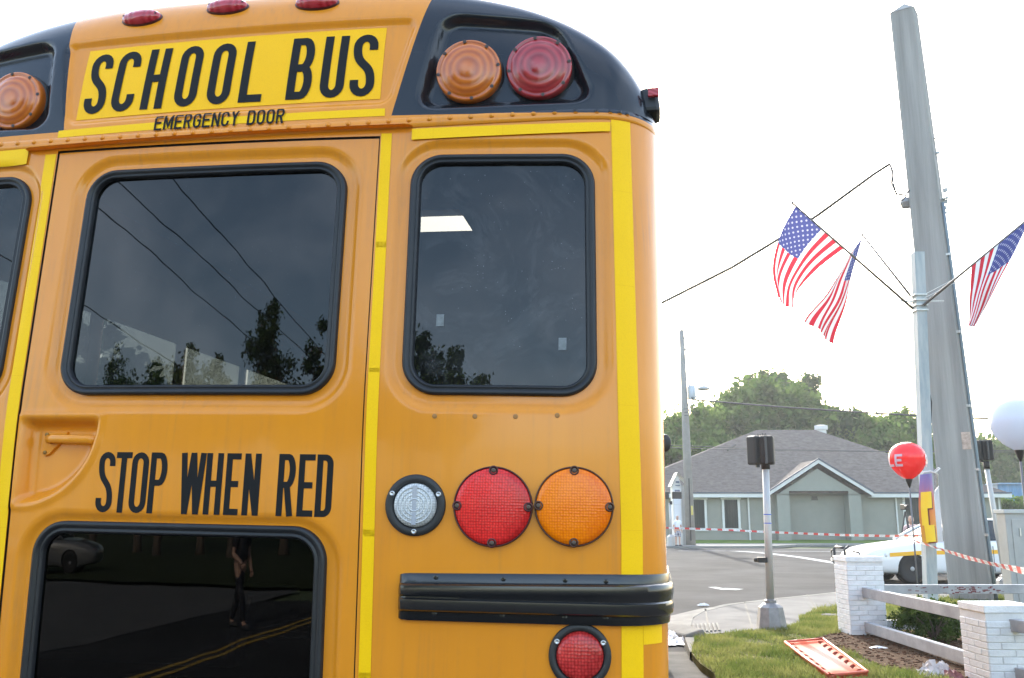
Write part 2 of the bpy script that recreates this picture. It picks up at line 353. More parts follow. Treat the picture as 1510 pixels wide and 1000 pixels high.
# ---- grass blades on the near verge
def inpoly(x, y, poly):
    c = np.zeros(len(x), bool); n = len(poly)
    for i in range(n):
        x0, y0 = poly[i][0], poly[i][1]; x1, y1 = poly[i - 1][0], poly[i - 1][1]
        c ^= ((y0 > y) != (y1 > y)) & (x < (x1 - x0) * (y - y0) / ((y1 - y0) + 1e-12) + x0)
    return c
slab2 = [(p.x, p.y) for p in inner] + [(60, 25.0), (60, 3), (5.5, 3)]
def blades(n, box, h0, h1, exclude, keep, name, label, mat, wd=.007):
    x = rng.uniform(box[0], box[1], n); y = rng.uniform(box[2], box[3], n)
    ok = inpoly(x, y, keep)
    for e in exclude: ok &= ~inpoly(x, y, e)
    fld = np.sin(x * 2.1 + np.sin(y * 1.7) * 1.5) * np.sin(y * 2.9 + np.cos(x * 2.3)) + .5 * np.sin(x * 7.3 + y * 3.1)
    ok &= (fld + rng.normal(0, .5, n)) > -.95
    x, y, fld = x[ok], y[ok], fld[ok]; k = len(x)
    h = rng.uniform(h0, h1, k) * (1 + .35 * fld); a = rng.uniform(0, 2 * np.pi, k); tl = rng.normal(0, .55, (2, k)) * h
    dx, dy = np.cos(a) * wd, np.sin(a) * wd
    V = np.empty((k, 3, 3)); z0 = G - .004
    V[:, 0] = np.stack([x - dx, y - dy, np.full(k, z0)], 1); V[:, 1] = np.stack([x + dx, y + dy, np.full(k, z0)], 1)
    V[:, 2] = np.stack([x + tl[0], y + tl[1], z0 + h], 1)
    me = bpy.data.meshes.new(name); me.vertices.add(3 * k); me.vertices.foreach_set('co', V.ravel())
    me.loops.add(3 * k); me.loops.foreach_set('vertex_index', np.arange(3 * k)); me.polygons.add(k)
    me.polygons.foreach_set('loop_start', np.arange(0, 3 * k, 3)); me.update(calc_edges=True); me.materials.append(mat)
    o = bpy.data.objects.new(name, me); col.objects.link(o); return tag(o, label, 'grass', kind='stuff')
def leafmat(name, c, c2, trans=.35, scale=.9):
    if name in MATS: return MATS[name]
    m = bpy.data.materials.new(name); m.use_nodes = True; MATS[name] = m
    n = m.node_tree.nodes; l = m.node_tree.links; n.clear()
    o = n.new('ShaderNodeOutputMaterial'); tc = n.new('ShaderNodeTexCoord')
    t = n.new('ShaderNodeTexNoise'); t.inputs['Scale'].default_value = scale; t.inputs['Detail'].default_value = 5; l.new(tc.outputs['Object'], t.inputs['Vector'])
    r = n.new('ShaderNodeValToRGB'); r.color_ramp.elements[0].position = .35; r.color_ramp.elements[1].position = .65
    r.color_ramp.elements[0].color = (*c, 1); r.color_ramp.elements[1].color = (*c2, 1); l.new(t.outputs['Fac'], r.inputs['Fac'])
    d = n.new('ShaderNodeBsdfDiffuse'); tr = n.new('ShaderNodeBsdfTranslucent'); mx = n.new('ShaderNodeMixShader'); mx.inputs[0].default_value = trans
    l.new(r.outputs[0], d.inputs['Color']); l.new(r.outputs[0], tr.inputs['Color']); l.new(d.outputs[0], mx.inputs[1]); l.new(tr.outputs[0], mx.inputs[2])
    l.new(mx.outputs[0], o.inputs['Surface']); return m
grass_m = leafmat('grass_blades', (.10, .14, .032), (.24, .24, .08), .4, 2.2)
mulp = [(p.x, p.y) for p in mul]; walkp = walk_pts
boardp = [tuple(gnd(x, y, G + .05))[:2] for x, y in ((1156, 948), (1214, 942.5), (1281, 991), (1222, 998.5))]
blades(170000, (1.5, 9.5, 8.0, 18.5), .03, .075, [mulp, walkp, boardp], slab2, 'grass', 'short patchy grass on the near street corner', grass_m)
blades(26000, (5.2, 14, 12.8, 21), .05, .12, [walkp], slab2, 'lot_grass', 'taller bright grass inside the rail fence around the posts', grass_m, .010)
# bark chips
cb = MB()
for i in range(2600):
    x, y = random.uniform(3.9, 7.5), random.uniform(8.5, 14.6)
    if not inpoly(np.array([x]), np.array([y]), mulp)[0]: continue
    a = random.uniform(0, 6.28); e = random.uniform(-.5, .5); s_ = random.uniform(.015, .05)
    Mx = Matrix.Rotation(a, 3, 'Z') @ Matrix.Rotation(e, 3, 'X')
    cb.box((x, y, G + .012), (s_, s_ * .35, .008), M3=Mx)
tag(cb.build('bark_chips', M('bark_chip', (.10, .052, .032), .9, spec=.05, var=.6, vscale=9)), 'brown bark chips scattered over the mulch bed', 'mulch', kind='stuff')

# ------------------------------------------------------------------ trees
def leaves(centres, radii, n, size, seed, shell=.55, flat=1.0, droop=0.0):
    r = np.random.default_rng(seed); C = np.array(centres, float); Rr = np.array(radii, float)
    vol = Rr.prod(1) ** (2 / 3.); k = r.choice(len(C), n, p=vol / vol.sum())
    # leaf sprays gather in small clumps inside each lobe
    nc = max(24, n // 60); cl = []
    for i in range(len(C)):
        m = max(6, int(nc * vol[i] / vol.sum())); d = r.normal(size=(m, 3)); d /= np.linalg.norm(d, axis=1)[:, None]
        cl.append(C[i] + d * Rr[i] * (r.uniform(shell, 1.0, m) ** .6)[:, None])
    P = np.empty((n, 3)); S = np.empty(n)
    for i in range(len(C)):
        s_ = np.where(k == i)[0]; j = r.integers(0, len(cl[i]), len(s_))
        P[s_] = cl[i][j] + r.normal(size=(len(s_), 3)) * Rr[i].mean() * .13 * np.array([1, 1, flat])
    a = r.normal(size=(n, 3)); a /= np.linalg.norm(a, axis=1)[:, None]; b = r.normal(size=(n, 3)); b -= a * (a * b).sum(1)[:, None]; b /= np.linalg.norm(b, axis=1)[:, None]
    s1 = (size * r.uniform(.5, 1.3, n))[:, None]; s2 = s1 * r.uniform(.35, .7, n)[:, None]
    V = np.stack([P - a * s1, P - b * s2, P + a * s1, P + b * s2 + a * s1 * .2], 1).reshape(-1, 3)
    return V
def leafmesh(name, V, mat, parent, org):
    n = len(V) // 4; me = bpy.data.meshes.new(name); V = V - np.array(org); me.vertices.add(4 * n); me.vertices.foreach_set('co', V.ravel())
    me.loops.add(4 * n); me.loops.foreach_set('vertex_index', np.arange(4 * n)); me.polygons.add(n); me.polygons.foreach_set('loop_start', np.arange(0, 4 * n, 4)); me.update(calc_edges=True)
    me.materials.append(mat); o = bpy.data.objects.new(name, me); col.objects.link(o); o.parent = parent; return o
bark = M('bark', (.11, .085, .065), .95, var=.3, vscale=6, bump=.8, bscale=25, stretch=(3, 3, .5))
L_mid = leafmat('leaves_mid', (.050, .095, .022), (.11, .165, .04), .4, .5)
L_dark = leafmat('leaves_dark', (.03, .06, .018), (.06, .10, .03), .3, .5)
L_pine = leafmat('leaves_pine', (.05, .075, .03), (.085, .115, .045), .3, .5)
L_lite = leafmat('leaves_light', (.08, .145, .03), (.15, .21, .05), .45, .5)
def tree(base, lobes, n, size, mat, label, seed, name='broadleaf_tree', trunk_r=.22, shell=.5, group=None):
    base = Vector(base); t = thing(name, base, label, 'tree', group)
    cs = [l_[0] for l_ in lobes]; rs = [l_[1] for l_ in lobes]
    leafmesh('crown', leaves(cs, rs, n, size, seed, shell), mat, t, base)
    mb = MB(base); top = sum((Vector(c) for c in cs), Vector()) / len(cs)
    rr = random.Random(seed); hub = base.lerp(Vector((base.x, base.y, top.z)), .55)
    mid = base.lerp(hub, .5) + Vector((rr.uniform(-.2, .2), rr.uniform(-.2, .2), 0))
    mb.tube([base - Vector((0, 0, .2)), base + Vector((0, 0, .5)), mid, hub], [trunk_r * 1.4, trunk_r * 1.05, trunk_r * .9, trunk_r * .75], 8)
    for c in cs:
        c = Vector(c); m_ = hub.lerp(c, .5) + Vector((rr.uniform(-.3, .3), rr.uniform(-.3, .3), rr.uniform(0, .4)))
        mb.tube([hub, m_, c], [trunk_r * .5, trunk_r * .3, trunk_r * .1], 6)
    mb.build('trunk', bark, t, smooth=True); return t
def lob(px, py, Y, rx, rz): p = at(px, py, Y); return (tuple(p), (rx, rx * .9, rz))
tree((at(1120, 700, 88).x, 88, .3), [lob(1085, 650, 86, 4.6, 3.4), (at(1130, 620, 88)[:], (5.2, 5, 3.6)), lob(1165, 640, 87, 5, 3.4), lob(1195, 632, 88, 3.6, 2.6), lob(1105, 605, 89, 3.2, 2.0), lob(1060, 672, 85, 3.2, 2.4)],
     26000, .34, L_mid, 'broad green spreading tree rising behind the middle of the house roof', 11, trunk_r=.5, shell=.35)
tree((at(1130, 700, 97).x, 97, .3), [lob(1130, 562, 97, 2.2, 1.1), lob(1113, 575, 97, 1.6, .8), lob(1148, 575, 97, 1.8, .9), lob(1098, 583, 97, 1.4, .7)],
     3400, .30, L_pine, 'tall thin pine with open top above the spreading tree', 12, 'pine_tree', .28, .1)
tree((at(1180, 700, 96).x, 96, .3), [lob(1183, 572, 96, 2.3, 1.2), lob(1195, 588, 96, 1.5, .8), lob(1165, 582, 96, 1.6, .9), lob(1178, 596, 96, 1.3, .7), lob(1212, 612, 95, 1.8, 1.0)],
     4200, .30, L_pine, 'pine with tufted crown right of the tallest pine', 13, 'pine_tree', .28, .1)
tree((at(1242, 700, 86).x, 86, .3), [lob(1240, 640, 86, 3.0, 2.2), lob(1258, 660, 86, 2.6, 2.0), lob(1225, 655, 87, 2.4, 2.0)],
     9000, .32, L_dark, 'darker tree behind the white roof vent', 14, trunk_r=.3, shell=.35)
tree((at(1312, 700, 84).x, 84, .3), [lob(1315, 636, 84, 3.0, 1.7), lob(1292, 655, 84, 2.9, 2.2), lob(1335, 655, 84, 2.8, 2.2), lob(1315, 668, 83, 3.6, 2.4), lob(1362, 672, 84, 2.4, 2.2)],
     15000, .30, L_lite, 'light green leafy tree behind the red balloon', 15, trunk_r=.35, shell=.35)
tree((at(1010, 720, 82).x, 82, .3), [lob(1000, 655, 82, 3.2, 2.6), lob(1022, 640, 83, 3.2, 2.4), lob(985, 680, 81, 3.0, 2.6), lob(1040, 664, 82, 3.0, 2.4), lob(1012, 685, 80, 3.4, 2.4)],
     15000, .30, L_lite, 'bright green tree at the left end of the house beside the bus', 16, trunk_r=.35, shell=.35)
tree((at(1460, 740, 110).x, 110, .3), [lob(1455, 690, 110, 4.0, 3.0), lob(1480, 682, 112, 4.2, 2.8), lob(1440, 700, 108, 3.4, 3)],
     11000, .42, L_mid, 'green tree right of the concrete column, far off', 17, trunk_r=.4, shell=.35)
tree((at(1510, 740, 116).x, 116, .3), [lob(1500, 688, 116, 4.2, 2.6), lob(1530, 680, 116, 4.5, 3.4), lob(1555, 690, 112, 4, 3)],
     10000, .42, L_dark, 'dark green tree below the white balloon at the right edge', 18, trunk_r=.4, shell=.35)
tree((at(1490, 745, 76).x, 76, .2), [lob(1480, 752, 76, 1.6, .8), lob(1500, 748, 76, 1.8, .9), lob(1522, 750, 76, 2, 1)],
     4000, .2, L_lite, 'low light green bushes in front of the blue corrugated wall', 19, 'bush', .12, .3)
# trees behind the photographer, seen mirrored in the bus windows
TL = ['dark tree mirrored at the far left of the door window', 'second dark tree from the left mirrored in the door window', 'lighter green tree mirrored left of the middle of the door window', 'dark tree mirrored in the middle of the door window', 'tallest dark tree mirrored at the right of the door window', 'dark tree mirrored at the right edge of the door window', 'low lighter tree mirrored between the two upper windows', 'dark tree mirrored at the left of the right rear window', 'dark tree mirrored in the middle of the right rear window', 'low lighter tree mirrored at the right of the right rear window']
for i, (x, y, h, rr_, mt) in enumerate([(-36.5, -33, 16.8, 3.2, L_dark), (-32.6, -34, 16.4, 3.0, L_dark), (-29, -32, 15.6, 3.0, L_mid), (-26.0, -33, 15.8, 2.8, L_dark), (-22.7, -32, 17.4, 2.4, L_dark), (-19.3, -33, 16.0, 2.4, L_dark), (-16.9, -34, 14.4, 2.4, L_mid), (-14.2, -32, 16.6, 2.2, L_dark), (-11.2, -34, 16.0, 1.8, L_dark), (-8.2, -33, 14.6, 2.2, L_mid)]):
    rr = random.Random(i)
    lo = [((x + rr.uniform(-1, 1) * rr_ * .6, y + rr.uniform(-1, 1), h * f), (rr_ * k_, rr_ * k_, h * .17)) for f, k_ in ((.45, .8), (.55, .85), (.68, .75), (.8, .55), (.9, .35), (.5, .9))]
    tree((x, y, .03), lo, 24000, .14, mt, TL[i], 40 + i, trunk_r=.3, shell=.3, group='trees across the road behind the photographer')

# trees beyond the bus's left side, seen only through its windows
for i, (x, y, h, rr_, lb) in enumerate([(-17, 16, 7.5, 3.0, 'leafy tree glimpsed through the bus windows, nearest the bus'), (-21, 23, 9, 3.4, 'leafy tree glimpsed through the bus windows, middle of three'), (-15, 29, 8.5, 3.2, 'leafy tree glimpsed through the bus windows, furthest ahead')]):
    rr = random.Random(90 + i)
    lo = [((x + rr.uniform(-1, 1) * rr_ * .7, y + rr.uniform(-2, 2), h * f), (rr_ * k_, rr_ * k_, h * .2)) for f, k_ in ((.35, .8), (.5, .9), (.65, .75), (.8, .5), (.5, .9))]
    tree((x, y, 0), lo, 5000, .26, L_mid, lb, 95 + i, trunk_r=.25, shell=.2, group='trees left of the bus')
# ------------------------------------------------------------------ house
HY = 66.0
def hx(px): return at(px, 760, HY).x
stucco = M('sage_stucco', (.225, .228, .20), .9, var=.06, vscale=.8, bump=.2, bscale=30)
stucco2 = M('sage_trim', (.24, .25, .222), .9, var=.05, vscale=1)
white_t = M('white_trim', (.55, .56, .55), .7, var=.05, vscale=3)
pane_m = M('shuttered_pane', (.03, .036, .033), .7, spec=.1, var=.3, vscale=2, stretch=(6, 1, .3))
shingle = M('asphalt_shingles', (.135, .114, .100), .95, spec=.05, var=.34, vscale=2.6, bump=.5, bscale=12, detail=9, stretch=(1, 1, 3))
house = thing('house', (hx(1210), HY, .2), 'single storey sage green stucco building with grey shingle roof across the street', 'house')
O = T(house)
ez = at(1200, 729, HY).z; bz = .15; xl, xr = hx(905), hx(1478); dep = 17.0
mb = MB(O); gx0, gx1 = hx(1143), hx(1266); rx0, rx1 = hx(1161), hx(1248)
zp = at(1200, 724.5, HY).z                       # top of recessed bay
mb.box(((xl + gx0) / 2, HY + dep / 2, (bz + ez) / 2), (gx0 - xl, dep, ez - bz)); mb.box(((xr + gx1) / 2, HY + dep / 2, (bz + ez) / 2), (xr - gx1, dep, ez - bz))
mb.build('wall', stucco, house)
pf = HY - .7; gm = (gx0 + gx1) / 2; pk = at(1204, 691, pf).z
for a, b in ((gx0, rx0), (rx1, gx1)): MB(O).box(((a + b) / 2, HY + .3, (bz + ez) / 2), (b - a, 2.0, ez - bz)).build('portal_pier', stucco2, house)
MB(O).box(((rx0 + rx1) / 2, HY + .6, (bz + zp) / 2), (rx1 - rx0 - .01, .5, zp - bz)).build('recessed_bay', stucco, house)
mb = MB(O); mb.add([(gx0, pf, ez - .05), (rx0, pf, ez - .05), (rx0, pf, zp), (rx1, pf, zp), (rx1, pf, ez - .05), (gx1, pf, ez - .05), (gm, pf, pk)], [(0, 1, 2, 6), (2, 3, 6), (3, 4, 5, 6)])
mb.add([(gx0, pf + 1.2, ez - .05), (gx1, pf + 1.2, ez - .05), (gm, pf + 1.2, pk)], [(0, 2, 1)])
mb.add([(rx0, pf + .01, zp), (rx1, pf + .01, zp), (rx1, pf + 1.2, zp), (rx0, pf + 1.2, zp)], [(0, 1, 2, 3)])
mb.build('gable', stucco2, house)
# hip roof, gable roof
ov = .6; y0 = HY - ov; yb = HY + dep + ov; ym_ = HY + dep / 2 - .5
rl, rrx = at(1116, 634, ym_), at(1202, 634, ym_); zt = rl.z; el, er = hx(890), at(1491, 724, y0).x
mb = MB(O); ze = ez + .05
mb.add([(el, y0, ze), (er, y0, ze), (er, yb, ze), (el, yb, ze), (rl.x, ym_, zt), (rrx.x, ym_, zt)], [(0, 1, 5, 4), (1, 2, 5), (2, 3, 4, 5), (3, 0, 4)])
rf = mb.build('roof', shingle, house)
mb = MB(O); ge = .75; gyb = HY + 4.6
mb.add([(gx0 - ge, pf - .35, ez + .08), (gm, pf - .35, pk + .62), (gx1 + ge, pf - .35, ez + .08), (gx0 - ge, HY + .5, ez + .08), (gm, gyb, pk + .62), (gx1 + ge, HY + .5, ez + .08)], [(0, 1, 4, 3), (1, 2, 5, 4)])
mb.build('gable_roof', shingle, house)
mb = MB(O)
def board(p, q, hgt, y, th=.06):
    mb.add([(p[0], y, p[1] - hgt), (q[0], y, q[1] - hgt), (q[0], y, q[1]), (p[0], y, p[1]), (p[0], y + th, p[1] - hgt), (q[0], y + th, q[1] - hgt), (q[0], y + th, q[1]), (p[0], y + th, p[1])], [(0, 1, 2, 3), (7, 6, 5, 4), (3, 2, 6, 7), (0, 4, 5, 1)])
board((el, ze - .02), (gx0 - ge - .05, ze - .02), .26, y0 - .05); board((gx1 + ge + .05, ze - .02), (er, ze - .02), .26, y0 - .05)
board((gx0 - ge, ez + .06), (gm, pk + .60), .24, pf - .40); board((gm, pk + .60), (gx1 + ge, ez + .06), .24, pf - .40)
mb.box((er - .03, (y0 + yb) / 2, ze - .15), (.06, yb - y0, .26))
mb.build('fascia', white_t, house)
mb = MB(O)
board((gx0 - ge - .05, ez + .17), (gm, pk + .72), .10, pf - .46, .05); board((gm, pk + .72), (gx1 + ge + .05, ez + .17), .10, pf - .46, .05); board((el, ze + .08), (gx0 - ge, ze + .08), .09, y0 - .09, .05); board((gx1 + ge, ze + .08), (er, ze + .08), .09, y0 - .09, .05)
mb.build('drip_edge', M('drip_edge', (.05, .06, .09), .6), house)
for a, b in ((el, gx0 - ge), (gx1 + ge, er)): MB(O).box(((a + b) / 2, HY - ov / 2, ze - .26), (b - a, ov, .04)).build('soffit', white_t, house)
for px0, px1, py0, py1 in ((1022, 1038, 737, 779), (1069, 1087, 737, 779), (1337, 1357, 732, 779)):
    a = at(px0, py1, HY); b = at(px1, py0, HY); cx = (a.x + b.x) / 2; W = b.x - a.x; Hh = b.z - a.z; cz = (a.z + b.z) / 2
    wnd = MB(O).box((cx, HY - .01, cz), (W, .03, Hh)).build('window', pane_m, house)
    f = MB(O)
    for s_ in (-1, 1): f.box((cx + s_ * (W / 2 + .08), HY - .04, cz), (.16, .09, Hh + .02))
    f.box((cx, HY - .05, cz + Hh / 2 + .14), (W + .46, .12, .26)).box((cx, HY - .05, cz - Hh / 2 - .10), (W + .42, .12, .18))
    f.build('frame', white_t, wnd)
    f = MB(O)
    for i in range(5): f.box((cx + (i - 2) * W / 5.2, HY - .03, cz), (.03, .02, Hh))
    f.build('shutter_rib', M('shutter', (.04, .05, .045), .8, spec=.1), wnd)
for x_ in (hx(1104), hx(1322), xr - .2): MB(O).tube([(x_, HY - .1, ez - .25), (x_, HY - .1, bz + .1), (x_, HY - .3, bz + .03)], .06, 6).build('downspout', white_t, house)
p = at(1201, 735, HY + .35); MB(O).box(p, (.46, .16, .28), taper=.8).build('wall_lamp', M('lamp_bronze', (.05, .045, .04), .5), house)
p = at(1211, 636, ym_ + 1.0)
mb = MB(O); mb.lathe([(.40, -1.0), (.40, .1), (.52, .12), (.52, .45), (.30, .5), (.02, .52)], 16, p); mb.build('roof_vent', white_t, house, recalc=True)
for (a, b) in (((1073, 664), (1084, 656)), ((1047, 681), (1060, 674))):
    p = at(a[0], a[1], HY + 4.0); q = at(b[0], b[1], HY + 5.0)
    MB(O).tube([p, q], .10, 6).build('ridge_vent', M('vent_dark', (.06, .055, .05), .8), house)
# blue corrugated wall and small monument sign
cw = thing('corrugated_container', at(1500, 745, 80), 'blue corrugated metal container behind bushes at the right edge', 'container'); cw.location.z = .2
mb = MB(T(cw)); x0, x1 = at(1474, 730, 80).x, at(1474, 730, 80).x + 9; zt_ = at(1490, 714, 80).z; n = 60; vs = []; 
for i in range(n + 1):
    x = x0 + (x1 - x0) * i / n; y = 80 + (.08 if (i // 2) % 2 else 0); vs += [(x, y, .2), (x, y, zt_)]
mb.add(vs, [(2 * i, 2 * i + 2, 2 * i + 3, 2 * i + 1) for i in range(n)]); mb.box(((x0 + x1) / 2, 81.5, (.2 + zt_) / 2), (x1 - x0, 2.6, zt_ - .2))
mb.build('corrugated_wall', M('blue_steel', (.09, .22, .42), .5, var=.15, vscale=.8), cw)
MB(T(cw)).box(((x0 + x1) / 2, 80.9, zt_ + .05), (x1 - x0 + .2, 2.4, .1)).build('top_rail', M('blue_rail', (.2, .35, .55), .5), cw)
sgn = thing('monument_sign', (at(1000, 800, 57.5).x, 57.5, .12), 'narrow white gabled sign tower behind the man in plaid shorts', 'sign')
mb = MB(T(sgn)); xa, xb = at(991, 700, 57.5).x, at(1013, 700, 57.5).x; zt_ = at(1000, 716, 57.5).z; zpk = at(996, 699, 57.5).z; xm = at(998.5, 700, 57.5).x; xn = at(1004, 700, 57.5).x
mb.box(((xa + xn) / 2, 57.9, (.12 + zt_) / 2), (xn - xa, .8, zt_ - .12))
mb.add([(xa, 57.5, zt_), (xn, 57.5, zt_), (xm, 57.5, zpk), (xa, 58.3, zt_), (xn, 58.3, zt_), (xm, 58.3, zpk)], [(0, 1, 2), (3, 5, 4)])
mb.build('tower', M('sign_cream', (.60, .59, .56), .7), sgn)
mb = MB(T(sgn)); mb.box(((xb + xn) / 2 + .02, 57.95, (.12 + zt_) / 2), (xb - xn, .7, zt_ - .12)); mb.build('side_leaf', M('sign_grey', (.45, .44, .42), .7), sgn)
mb = MB(T(sgn)); k = .12
mb.add([(xa - k, 57.35, zt_ - .05), (xm, 57.35, zpk + .1), (xb + k, 57.35, zt_ + .05), (xa - k, 58.5, zt_ - .05), (xm, 58.5, zpk + .1), (xb + k, 58.5, zt_ + .05)], [(0, 1, 4, 3), (1, 2, 5, 4)]); mb.build('sign_roof', M('sign_roof', (.62, .64, .66), .5), sgn)
mb = MB(T(sgn)); pw = (xn - xa) - .12
mb.box(((xa + xn) / 2, 57.47, at(1000, 733, 57.5).z), (pw, .05, .9)).box(((xa + xn) / 2, 57.47, at(1000, 760, 57.5).z), (pw, .05, 1.3)); mb.build('sign_panel', M('sign_panel', (.68, .70, .74), .4), sgn)
for c_, z_ in (((xm, 57.46, at(998, 711, 57.5).z), (.22, .03, .12)), ((xm, 57.46, at(998, 716, 57.5).z), (.28, .03, .06)), (((xa + xn) / 2, 57.43, at(1000, 724, 57.5).z), (pw * .75, .02, .14))): MB(T(sgn)).box(c_, z_).build('lettering', M('sign_ink', (.12, .14, .2), .6), sgn)
# ================================================================== SCHOOL BUS
ZB, ZR, LEAN, RP, RC = 1.92, 2.735, math.tan(R(4.6)), 9.0, .15
bus = thing('school_bus', (-.885, 2.345, 0), 'yellow school bus seen from behind with black lamp panels and yellow reflective tape', 'bus', rot=(0, R(1.2), -R(9.0)))
def hw(z): return 1.224 - .010 * np.maximum(0, np.minimum(z, ZR) - 1.4)
def lean(z):
    k = .10; z = np.asarray(z, float)
    return np.where(z < ZB - k, 0, np.where(z < ZB + k, LEAN * (z - ZB + k) ** 2 / (4 * k), LEAN * (z - ZB)))
HWR = float(hw(ZR))
def ztop(u): return ZR + .003 + .470 * (1 - np.minimum(np.abs(u) / (HWR + .004), 1) ** 3.6) ** .60
def sstep(d, w): t = np.clip(.5 - d / w, 0, 1); return t * t * (3 - 2 * t)
def rrect(u, z, cu, cz, hu, hz, r, sh=-.02):
    a = np.abs(u - cu - sh * (z - cz)) - (hu - r); b = np.abs(z - cz) - (hz - r)
    return np.hypot(np.maximum(a, 0), np.maximum(b, 0)) + np.minimum(np.maximum(a, b), 0) - r
def cpoly(u, z, pts, r):
    """distance to a convex counter-clockwise polygon grown by r"""
    d = np.full(np.broadcast(u, z).shape, -9.); n = len(pts); c = np.mean(np.array(pts), 0)
    dd = []
    for i in range(n):
        p, q = np.array(pts[i]), np.array(pts[(i + 1) % n]); e = q - p; e = e / np.hypot(*e); nn = np.array([e[1], -e[0]])
        if nn @ (c - p) > 0: nn = -nn
        dd.append((u - p[0]) * nn[0] + (z - p[1]) * nn[1])
    dd = np.array(dd); m = dd + r
    return np.where(m.max(0) > 0, np.sqrt((np.maximum(m, 0) ** 2).sum(0)), m.max(0)) - r
WIN = {'door': (.004, 2.290, .381, .322, .085), 'right': (.806, 2.298, .243, .327, .085), 'left': (-.806, 2.286, .243, .327, .085), 'low': (.012, 1.355, .392, .284, .085)}
def pocket(u, z):
    a = (u + .452 + .02 * (z - 1.9)); b = z - 1.897
    circ = np.hypot((a) / 1.0, (b) / 1.0) - .207
    return np.maximum.reduce([circ, -a, b]) 
def recess(u, z):
    y = np.zeros(np.broadcast(u, z).shape)
    for k, (cu, cz, hu, hz, r) in WIN.items(): y = y + .013 * sstep(rrect(u, z, cu, cz, hu + .034, hz + .034, r + .03), .022) if k != 'low' else y + .013 * sstep(rrect(u, z, cu, cz - .006, hu + .034, hz + .022, r + .03), .020)
    y = y + .038 * sstep(pocket(u, z) + .004, .026) 
    y = y - .005 * sstep(np.abs(pocket(u, z) - .016) - .005, .012)
    y = y + .016 * sstep(cpoly(u, z, [(-.49, 2.772), (.478, 2.787), (.535, 3.062), (-.555, 3.050)], .03), .026)
    for s_ in (-1, 1):
        y = y + .035 * sstep(cpoly(s_ * u, z, [(.565, 2.772), (1.035, 2.790), (.93, 3.045), (.615, 3.072)], .05), .03)
    return y
def Sy(u, z):
    u = np.asarray(u, float); z = np.asarray(z, float)
    y = u * u / (2 * RP) + lean(z)
    s0 = hw(z) - RC; e = np.clip((np.abs(u) - s0) / RC, 0, 1); y = y + RC * (1 - np.sqrt(np.maximum(0, 1 - e * e)))
    zt = ztop(u); q = np.clip((z - ZR) / np.maximum(zt - ZR, 1e-4), 0, 1)
    cap = .04 * np.maximum(0, z - ZR) + .115 * (1 - (1 - q ** 3) ** (1 / 3.))
    return y + np.where(z > ZR, cap, 0) + recess(u, z)
def S(u, z, off=0.0): return (float(u), float(Sy(u, z)) - off, float(z))
def Snorm(u, z, e=.004):
    a = Vector(S(u + e, z)) - Vector(S(u - e, z)); b = Vector(S(u, z + e)) - Vector(S(u, z - e)); return a.cross(b).normalized()
def frame(n, up=Vector((0, 0, 1))):
    x = up.cross(n).normalized(); y = n.cross(x); return Matrix((x, y, n)).transposed()

